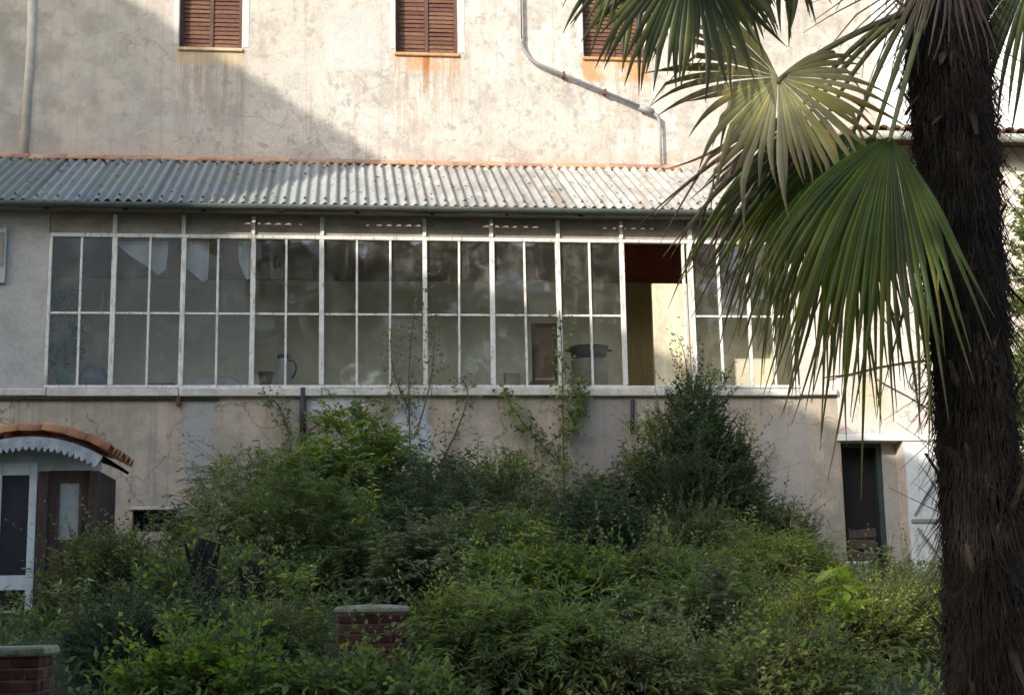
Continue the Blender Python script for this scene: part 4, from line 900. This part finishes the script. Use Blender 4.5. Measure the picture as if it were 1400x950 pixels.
for a in ((300, 655, -5.6, 'pale', 'tall pale weed rising above the tall dark stump', .15), (505, 640, -5.2, 'lime', 'tall yellow-green weed rising in front of the drooping leaf rows', -.12), (640, 735, -7.6, 'pale', 'pale weed standing up right of the round capped pillar', .12),
          (745, 700, -6.8, 'lime', 'yellow-green weed below the foot of the climbing vine', .1), (840, 745, -7.6, 'bright', 'bright weed standing in front of the slender shrub', -.1), (1030, 690, -4.6, 'pale', 'pale weed leaning against the wall side of the feathery shrub', .18),
          (1090, 735, -6.6, 'lime', 'yellow-green weed just left of the bright sapling', -.1), (1215, 745, -5.6, 'pale', 'pale weed standing before the beige door reveal', .1), (258, 700, -5.4, 'mid', 'mid green weed standing before the barred vent', .1),
          (420, 770, -8.6, 'lime', 'yellow-green weed just left of the round capped pillar', -.08), (115, 790, -8.4, 'pale', 'pale weed in front of the hut side window', .1), (1245, 800, -8.0, 'bright', 'bright weed beside the foot of the palm trunk', .08), (930, 800, -9.0, 'pale', 'pale weed low in the right half of the bank', .1),
          (355, 600, -2.6, 'pale', 'tall pale weed before the wall left of the short black waste pipe', -.15), (585, 600, -2.4, 'grey', 'grey-green weed before the bluish plaster patch', .12), (655, 590, -2.2, 'pale', 'pale weed standing against the wall left of the climbing vine', .1), (850, 600, -2.0, 'grey', 'grey-green weed against the wall just left of the tall dark shrub', -.1),
          (1018, 600, -1.8, 'pale', 'tall pale weed on the right side of the tall dark shrub', .12), (1050, 650, -2.2, 'grey', 'grey-green weed between the tall dark shrub and the doorway', .1), (690, 800, -9.4, 'lime', 'yellow-green weed at the bottom centre', .1), (250, 820, -9.6, 'lime', 'yellow-green weed low at the left beside the dark stumps', -.1), (1000, 760, -8.4, 'grey', 'grey-green weed left of the yellow-green one by the sapling', .1)):
    weed(a[0], a[1], a[2], L[a[3]], a[4], a[5])
# climbing vines on the wall and glazing
def vine(paths, Y, n, style, mat, label, spread=.10, lsc=1.0):
    rng = np.random.default_rng(len(label)); mb = MB(); P0 = []; D = []
    for pts in paths:
        q = [P(a, b, Y)+V((0, rng.normal(0, .03), 0)) for a, b in pts]; cur = bez(q, 14) if len(q) < 6 else q
        mb.tube(cur, [.014*(1-.7*i/len(cur)) for i in range(len(cur))], 6)
        for _ in range(n):
            i = rng.uniform(0, len(cur)-1.01); k = int(i); p = cur[k].lerp(cur[k+1], i-k); P0.append(np.array(p)+rng.normal(0, spread, 3)*np.array([1, .5, 1])); D.append(np.array([rng.normal(0, 1), -abs(rng.normal(0, .7)), rng.normal(-.3, .7)]))
    P0 = np.array(P0); P0[:, 1] = np.minimum(P0[:, 1], -.06); D = np.array(D); m = len(P0); ll, lw = STY[style][:2]
    v, t = leaves(P0, D, unit(np.array([0, -.8, .5])+rng.normal(0, .5, (m, 3))), ll*lsc*rng.uniform(.6, 1.2, m), lw*lsc*rng.uniform(.7, 1.3, m))
    b = P(*paths[0][0], Y); th = thing('climbing_vine', b, label, 'vine')
    put('foliage', np_mesh('foliage', v-np.array(b), t), mat, th, b, kind='stuff'); mb.obj('stem', M['bark'], th)
vine([[(770, 720), (775, 640), (765, 560), (772, 500), (764, 425)], [(772, 640), (735, 600), (700, 570), (690, 530)], [(775, 600), (800, 560), (790, 520)], [(765, 690), (730, 650), (700, 620)]], -.16, 230, 'broad', L['mid'], 'dark climbing vine up the wall and the white post left of the drum', .085)
vine([[(560, 690), (565, 600), (552, 520), (560, 450), (575, 385)], [(565, 600), (590, 540), (600, 470), (590, 430)], [(560, 560), (530, 510), (535, 450)], [(600, 640), (640, 560), (655, 520), (620, 515)]], -.14, 130, 'fine', L['grey'], 'thin pale creeper twigs across the panes at the middle of the veranda', .10, 1.2)
vine([[(930, 640), (935, 560), (950, 500), (925, 455)], [(940, 560), (970, 520), (985, 505)], [(910, 600), (880, 560), (870, 590)]], -.2, 150, 'fine', L['mid'], 'green creeper tips climbing in front of the cream board', .09, 1.2)
vine([[(400, 640), (395, 570), (380, 540), (360, 545)], [(410, 600), (470, 550), (520, 540), (560, 545)]], -.15, 160, 'broad', L['grey'], 'grey-green vine trailing along the ledge above the bright shrub', .08, .8)
vine([[(1010, 760), (1025, 690), (1010, 620), (1020, 560)], [(1020, 720), (1060, 680), (1100, 690)], [(1015, 660), (1045, 640), (1060, 610)]], -.1, 60, 'fine', L['grey'], 'sparse bare twigs spreading over the wall left of the doorway', .07, 1.0)

# old stumps
def stump(px, pyt, wpx, Y, label, h2):
    t = P(px, pyt, Y); g = gz(Y); r = wpx/2/(F_PX/(Y-CAM.y)); o = V((t.x, Y, g)); th = thing('tree_stump', o, label, 'stump', 'old dark stumps')
    pts = [V((t.x+r*.3*math.sin(k*1.7), Y, g-.05+(t.z-g+.05)*k/8)) for k in range(9)]
    MB().tube(pts, [r*(1.35-.06*k+.12*math.sin(k*2.3)) for k in range(9)], 9).obj('trunk', M['palm_bark'], th, smooth=True)
    for s in (-1, 1): MB().tube(bez([pts[5], pts[6]+V((s*r*1.1, 0, 0)), pts[7]+V((s*r*1.5, 0, h2*.5))], 5), [r*.4, r*.36, r*.3, r*.25, r*.2, r*.12], 6).obj('branch', M['palm_bark'], th)
stump(280, 738, 30, -7.5, 'tall dark stump rising out of the bush left of the feathery shrubs', .2)
stump(346, 768, 22, -7.4, 'shorter dark stump to the right of the tall one', .12)

# bright sapling: each leaf is a part
b = P(1150, 800, -9.2); g = gz(-9.2); zt_ = P(1148, 778, -9.2).z; th = thing('sapling', (b.x, -9.2, g), 'bright green sapling with big leaves standing in front of the yellow-green bush', 'sapling')
st_pts = bez([V((b.x+.05, -9.2, g)), V((b.x+.02, -9.2, (g+zt_)/2)), V((b.x-.01, -9.2, zt_))], 10)
MB().tube(st_pts, [.016-.001*k for k in range(11)], 6).obj('stem', M['greenstem'], th, smooth=True)
lm = MB()
for k in range(7):
    u = k/6; wv = .045*math.sin(math.pi*min(1, u*.93+.05))**.8
    lm.v += [(u*.2, wv, -.05*u*u+.012), (u*.2, 0, -.05*u*u), (u*.2, -wv, -.05*u*u+.012)]
for k in range(6):
    i = 3*k; lm.f += [(i, i+3, i+4, i+1), (i+1, i+4, i+5, i+2)]
lf_m = lm.mesh('leaf', smooth=True); lf_m.materials.append(L['sap'])
for k in range(26):
    f = .45+.55*k/25; i = min(9.99, f*10); p = st_pts[int(i)].lerp(st_pts[int(i)+1], i-int(i)); o = put('leaf', lf_m, None, th, p, rot=(random.gauss(0, .3), random.uniform(-.75, .35), k*2.4)); s = random.uniform(.8, 1.45); o.scale = (s, s, s)

# ground cover between the bushes
rng = np.random.default_rng(3); n = 26000
yy = rng.uniform(-14.5, -.4, n); xx = rng.uniform(-5.5, 11, n)
zz = np.array([gz(a) for a in yy])+rng.uniform(0, .28, n)
bb = np.stack([xx, yy, zz], 1); dd = rng.normal(0, 1, (n, 3)); dd[:, 2] = np.abs(dd[:, 2])+.3
v_, t_ = leaves(bb, dd, unit(np.array([0, -.3, 1.])+rng.normal(0, .4, (n, 3))), rng.uniform(.06, .14, n), rng.uniform(.02, .05, n))
put('ground_cover', np_mesh('ground_cover', v_, t_), L['mid'], None, (0, 0, 0), kind='stuff', label='weeds and low leaves covering the bank')

# ------------------------------------------------------------------ fan palm
PY = -15.2
def trunk_c(z):
    a, b = P(1352, 940, PY), P(1300, 60, PY); t = (z-a.z)/(b.z-a.z); return V((a.x+(b.x-a.x)*t + .012*math.sin(t*5), PY, z))
g = gz(PY)-.05; ztp = P(1300, -190, PY).z
palm = thing('fan_palm', (trunk_c(g).x, PY, g), 'shaggy dark fan palm with a fibrous trunk and hanging fronds in the right foreground', 'palm tree')
NZ, NA = 110, 26; tv = []
nrng = np.random.default_rng(11)
bump = nrng.normal(0, 1, (NZ+1, NA)); bump = (bump+np.roll(bump, 1, 0)+np.roll(bump, 1, 1))/3
lump = nrng.normal(0, 1, (NZ//5+2, NA//4+2)); tm = MB()
for j in range(NZ+1):
    z = g+(ztp-g)*j/NZ; c = trunk_c(z); f = j/NZ; r0 = .134+.02*max(0, (f-.45))/.55+.02*max(0, .12-f)/.12
    for k in range(NA):
        a = 2*math.pi*k/NA; r = r0+.018*bump[j][k]+.016*lump[j//5][k//4]; tm.v.append((c.x+r*math.cos(a), c.y+r*math.sin(a), z))
tm.f = [(j*NA+k, j*NA+(k+1) % NA, (j+1)*NA+(k+1) % NA, (j+1)*NA+k) for j in range(NZ) for k in range(NA)]
tm.obj('trunk', M['palm_bark'], palm, origin=(trunk_c(g).x, PY, g))
# hairy fibre
n = 24000; zz = nrng.uniform(g, ztp-.1, n); aa = nrng.uniform(0, 2*math.pi, n)
cx = np.array([trunk_c(z).x for z in zz]); rr = .125+.03*nrng.random(n)+.02*np.clip((zz-2.5)/3, 0, 1)
p0 = np.stack([cx+rr*np.cos(aa), PY+rr*np.sin(aa), zz], 1); da = aa+nrng.normal(0, .5, n)
ln_ = nrng.uniform(.05, .20, n); out = nrng.exponential(.17, n)
p1 = p0+np.stack([np.cos(da)*out*ln_*1.2, np.sin(da)*out*ln_*1.2, np.where(nrng.random(n) < .72, -1, .8)*ln_], 1)
v_, t_ = sticks(p0, p1, np.full(n, .0028)); og = V((trunk_c(g).x, PY, g))
put('fibre', np_mesh('fibre', v_-np.array(og), t_), M['palm_fibre'], palm, og, kind='stuff')
stub_ms = []
for k in range(4):
    s = MB(); Lk = (.16, .22, .12, .28)[k]
    cs = [V((0, 0, 0)), V((.02+.012*k, 0, Lk*.5)), V((.05+.025*k, 0, Lk))]
    for i, p in enumerate(bez(cs, 4)):
        wv = (.035, .03, .024, .018, .012)[i]; s.v += [tuple(p+V((-.004, wv, 0))), tuple(p+V((.008, 0, 0))), tuple(p+V((-.004, -wv, 0))), tuple(p+V((-.014, 0, 0)))]
    for i in range(4):
        for q in range(4): s.f.append((4*i+q, 4*i+(q+1) % 4, 4*i+4+(q+1) % 4, 4*i+4+q))
    s.f += [(0, 1, 2, 3), (16, 17, 18, 19)]
    m = s.mesh('leaf_base'); m.materials.append(M['leaf_base']); stub_ms.append(m)
zk = g+.15; k = 0
while zk < ztp-.1:
    a = random.uniform(0, 6.28); c = trunk_c(zk); r = .125+.02*max(0, (zk-2.5)/3)
    o = put('leaf_base', random.choice(stub_ms), None, palm, c+V((r*math.cos(a), r*math.sin(a), 0)), rot=(random.gauss(0, .1), random.gauss(.02, .12) + (random.uniform(1.6, 2.6) if random.random() < .1 else 0), a))
    s = random.uniform(.45, .85); o.scale = (s, s, s); k += 1; zk += .0215
crown = trunk_c(P(1300, -150, PY).z)
def frond(hub, ctr, nrm, Rad, spread, nseg, droop, mat, wsc=1.0, split=.45, start=None, label=None, seed=0, lenfall=.25, narrow=1.0, pet_bend=.15, jag=.11):
    rng = np.random.default_rng(seed+5); hub = V(hub); c = V(ctr).normalized(); n = V(nrm); n = (n-c*n.dot(c)).normalized(); s = n.cross(c)
    st_ = 11; verts = []; tris = []; al = []
    dphi = 2*spread/nseg
    for q in range(nseg):
        phi = -spread+dphi*(q+.5+rng.uniform(-.22, .22)); Ls = Rad*(1-lenfall*(abs(phi)/spread)**2)*(1+rng.normal(0, jag)); b0 = len(verts)
        d0 = c*math.cos(phi)+s*math.sin(phi); sd = s*math.cos(phi)-c*math.sin(phi)
        dr = droop*rng.uniform(.7, 1.35); tw = rng.normal(0, .12)
        p = hub.copy(); prev = 0; tipb = rng.normal(0, .8); kink = rng.uniform(.5, .85) if rng.random() < .28 else 9; ks = rng.normal(0, .5)
        for i in range(st_):
            t = (i/(st_-1)); step = (t-prev)*Ls; prev = t
            d = (d0+V((0, 0, -1))*(dr*t**1.6)+n*(-.10+.05*math.cos(q*1.7))*t + sd*tipb*max(0, t-.6)*.8 + (V((0, 0, -1.3))+sd*ks if t > kink else V((0, 0, 0)))).normalized(); p = p+d*step
            if t <= split: hw = t*Rad*math.tan(dphi/2)*1.03
            else: hw = split*Rad*math.tan(dphi/2)*1.0*max(.0, (1-((t-split)/(1-split))**1.25))*(.86*narrow)+.0012
            if narrow < 1 and t <= split: hw *= narrow if t > .2 else 1
            hw *= wsc; fold = .42*hw*(1 if q % 2 else 1)
            e = (sd-n*tw*t)
            verts += [p+e*hw-n*fold, p+n*fold, p-e*hw-n*fold]; al += [t]*3
            if i:
                k = b0+3*i; tris += [(k-3, k-2, k+1), (k-3, k+1, k), (k-2, k-1, k+2), (k-2, k+2, k+1)]
    o = put('frond', np_mesh('frond', np.array([v-hub for v in verts]), np.array(tris), al), mat, palm, hub, label=label)
    start = V(start) if start is not None else crown
    mid = start.lerp(hub, .55)+V((0, -.05, pet_bend)); path = bez([start, mid, hub+(mid-hub).normalized()*.02, hub+c*.03], 12)
    MB().tube(path, [.016-.0007*i for i in range(13)], 6).obj('petiole', M['petiole'], o, smooth=True)
    return o
def PD(px0, py0, px1, py1, Y, y1=None):
    a, b = P(px0, py0, Y), P(px1, py1, y1 if y1 is not None else Y); return b-a
fy = -15.6
ppm = F_PX/(fy-CAM.y)
frond(P(1064, 106, fy), PD(1064, 106, 1040, 250, fy, fy-.10), (0.1, -1, .28), 200/ppm, R(148), 50, .5, L['yel'], start=P(1262, 10, PY), label='yellowing frond lit at the centre of the crown', seed=1, lenfall=.12, split=.58, pet_bend=.05)
frond(P(1218, 186, fy-.1), PD(1218, 186, 1138, 470, fy, fy-.05), (-.1, -1, .35), 430/ppm, R(52), 38, 1.5, L['grn'], start=P(1290, -60, PY), label='big green frond hanging in front of the annex', seed=2, lenfall=.30, split=.42, pet_bend=.1)
frond(P(1196, 182, fy+.1), PD(1196, 182, 1092, 560, fy), (.15, -1, .2), 440/ppm, R(38), 26, 1.1, L['grn'], start=P(1285, -60, PY), label='second green frond overlapping behind the big hanging one', seed=7, lenfall=.22, split=.4, pet_bend=.1)
frond(P(1128, 160, fy+.35), PD(1128, 160, 1075, 430, fy), (-.2, -1, .1), 385/ppm, R(44), 30, .8, L['dkg'], start=P(1270, 0, PY), label='dark frond hanging behind the yellowing one', seed=13, lenfall=.15, split=.45)
frond(P(1098, 165, fy+.45), PD(1098, 165, 1030, 430, fy), (-.1, -1, .1), 330/ppm, R(40), 28, .6, L['dkg'], start=P(1270, 0, PY), label='dark frond half hidden between the yellowing and the big green one', seed=14, lenfall=.15, split=.5)
frond(P(1092, 150, fy+.6), PD(1092, 150, 990, 380, fy), (-.2, -1, .1), 345/ppm, R(46), 34, .5, L['dead'], start=P(1270, 0, PY), label='dead brown frond hanging lowest to the left', seed=3, lenfall=.15, narrow=.8, split=.5)
frond(P(1168, 176, fy+.25), PD(1168, 176, 1078, 460, fy), (.1, -1, .2), 400/ppm, R(40), 28, .9, L['grn'], start=P(1280, -40, PY), label='green frond filling the gap between the yellowing and the big one', seed=33, lenfall=.2, split=.45)
frond(P(945, -60, fy-.2), PD(945, -60, 915, 60, fy), (.2, -1, .35), 195/ppm, R(95), 40, .9, L['dkg'], start=P(1240, -220, PY), label='dark green frond at the top over the third window', seed=4, lenfall=.1, pet_bend=.25, split=.66)
frond(P(885, -75, fy), PD(885, -75, 850, 40, fy), (.1, -1, .25), 170/ppm, R(75), 30, .9, L['dkg'], start=P(1240, -220, PY), label='dark green frond reaching farthest left at the top', seed=44, lenfall=.1, pet_bend=.25, split=.66)
frond(P(1082, -160, fy+.25), PD(1082, -160, 1080, 60, fy), (.05, -1, .3), 265/ppm, R(17), 12, .2, L['dkg'], start=P(1260, -220, PY), label='narrow dark frond hanging straight down at the top', seed=5, split=.75)
frond(P(985, -70, fy+.3), PD(985, -70, 965, 60, fy), (-.3, -1, .2), 185/ppm, R(75), 30, .8, L['dkg'], start=P(1250, -220, PY), seed=15, label='dark frond tucked behind the one over the third window', split=.66)
frond(P(1278, -45, fy+.1), PD(1278, -45, 1140, 60, fy), (0, -1, .1), 225/ppm, R(36), 14, .10, L['dead'], start=P(1300, -150, PY), label='withered frond of thin brown ribs left of the trunk', seed=6, narrow=.5, split=.3, jag=.12)
frond(P(1420, -60, fy+.3), PD(1420, -60, 1392, 140, fy), (-.2, -1, .2), 310/ppm, R(80), 34, .9, L['dkg'], start=P(1320, -170, PY), label='dark green frond right of the trunk', seed=8)
frond(P(1300, -70, fy-.35), PD(1300, -70, 1320, 40, fy), (0, -1, .4), 150/ppm, R(95), 30, .6, L['dead'], start=P(1300, -170, PY), label='brown withered frond in front of the trunk top', seed=9, narrow=.6)
frond(P(1300, -420, PY), (0, .2, 1), (0, -1, .3), .6, R(120), 36, .5, L['grn'], seed=10)
for k, (dx, dy, dz) in enumerate(((.8, .5, .5), (-.7, .6, .6), (.2, 1, .3), (-.3, -.3, .9), (.9, -.2, .3))):
    h = crown+V((dx, dy, dz))*.75; frond(h, (dx, dy, dz*.3-.2), (-dz*dx, -dz*dy, 1), .58, R(115), 34, .5, L['dkg'], seed=20+k)

# ------------------------------------------------------------------ unseen house and trees, added to cast shade and give dark reflections
def back(px, py, Y, Yo):                     # where the sun ray through that point crosses depth Yo
    q = P(px, py, Y); t = Y-Yo; return V((q.x-SUN_T*t, Yo, q.z+SUN_K*t))
YO = -15.0
e1, e2 = back(180, 0, 2.5, YO), back(530, 220, 2.5, YO)
l1, l2, l3 = back(440, 335, 0, YO), back(850, 452, 0, YO), back(1240, 622, 0, YO)
nb = thing('shadow_house', (e2.x-6, YO-4, 0), 'tall unseen house added and shaped to cast the wall and garden shade', 'house')
sl0 = (e1.z-e2.z)/(e1.x-e2.x); xw = e2.x-11; zr_ = e2.z+sl0*(xw-e2.x)
def prism(pts, y0, y1):                      # sheared along the sun so the depth casts no extra shadow
    n = len(pts); return MB().add([(x+SUN_T*(y-YO), y, z) for y in (y0, y1) for x, z in pts], [tuple(range(n)), tuple(range(n, 2*n))[::-1]]+[(i, (i+1) % n, n+(i+1) % n, n+i) for i in range(n)])
xend = l1.x-.25
prism([(xw, 0), (e2.x, 0), (e2.x, e2.z-.2), (xw, zr_-.2)], YO-9, YO).obj('wall', M['unseen_wall'], nb)
prism([(xw-.2, zr_-.2+.11), (e2.x, e2.z-.2), (e2.x, e2.z), (xw-.2, zr_+.11)], YO-9.3, YO+.0).obj('roof', M['terracotta'], nb)
l4 = V((-2.4, YO, l3.z-(-2.4-l3.x)*.43))  # wing drawn out to keep the foreground shrubs in shade
prism([(e2.x+.003, 0), (l4.x, 0), (l4.x, l4.z-.2), (l3.x, l3.z-.2), (l2.x, l2.z-.2), (l1.x, l1.z-.2), (e2.x+.003, l1.z-.1)], YO-5, YO-.003).obj('side_wing', M['unseen_wall'], nb)
prism([(e2.x+.004, l1.z-.1), (l1.x, l1.z-.2), (l2.x, l2.z-.2), (l3.x, l3.z-.2), (l4.x, l4.z-.2), (l4.x, l4.z), (l3.x, l3.z), (l2.x, l2.z), (l1.x, l1.z), (e2.x+.004, l1.z+.1)], YO-5.2, YO).obj('wing_roof', M['terracotta'], nb)
def tree(x, y, h, rc, label, mat, seed):
    far = h > 12
    rng = np.random.default_rng(seed); th = thing('added_tree', (x, y, 0), label, 'tree', 'trees added for dark reflections' if far else 'trees added for shade')
    o = V((x, y, 0)); lobes = []; mb = MB(); mb.tube([o, o+V((.1, 0, h*.35)), o+V((0, .1, h*.7)), o+V((.05, 0, h*.92))], [.22, .18, .11, .03], 9)
    for k in range(14):
        a = k*2.4; f = (.2 if far else .4)+(.75 if far else .55)*k/13; r = rc*(1-.55*abs(f-.6)/.4)*.55; c = np.array([x+r*math.cos(a), y+r*math.sin(a), h*f]); lobes.append((c, (rc*.45, rc*.45, rc*.38)))
        mb.tube(bez([o+V((0, 0, h*(f-.15))), o+V((r*.4*math.cos(a), r*.4*math.sin(a), h*f-.2)), V(c)], 5), [.07, .06, .05, .04, .03, .02], 6)
    v, t, _ = twigs_of(lobes, 4200 if far else 1500, 'broad', np.array([x, y, h*.4]), rng, 1.6 if h < 12 else 2.5, 2.0 if h < 12 else 5.0)
    mb.obj('trunk', M['bark'], th); put('crown', np_mesh('crown', v-np.array(o), t), mat, th, o, kind='stuff')
tree(-6.2, -24.3, 9.3, 2.3, 'leafy tree added left of the camera to shade the palm', L['mid'], 1)
tree(-8.6, -22.2, 11.5, 2.7, 'bushy tree added out of view to shade the front shrubs', L['mid'], 5)  # both trees added to keep sun off palm trunk and shrubs

for i, (x, y, h) in enumerate(((-26, -46, 17), (-19, -49, 20), (-13, -45, 17.5), (-7, -50, 21), (-1, -46, 18.5), (5, -50, 20.5), (11, -46, 19), (17, -49, 21), (24, -47, 19))):
    tree(x, y, h, 5.0, 'tall unseen tree added behind the camera for dark reflections', L['dark'], 40+i)  # row added as something dark for the veranda glass to reflect

n = 420; rg = np.random.default_rng(9); xx = rg.uniform(X0+2, XR1, n); f = 1-rg.random(n)**.6; f = np.clip(np.where(rg.random(n) < .5, f, rg.random(n)), .02, .97)
bb = np.stack([xx, YE+(YR-YE)*f, ZE+.066+(ZR-ZE)*f], 1); dd = rg.normal(0, 1, (n, 3)); dd[:, 2] = dd[:, 1]*.5
v_, t_ = leaves(bb, dd, unit(np.array([0, -.45, 1.])+rg.normal(0, .2, (n, 3))), rg.uniform(.04, .10, n), rg.uniform(.02, .045, n))
put('fallen_leaves', np_mesh('fallen_leaves', v_, t_), L['dead'], None, (0, 0, 0), kind='stuff', label='dry leaves and twigs lying on the corrugated roof')
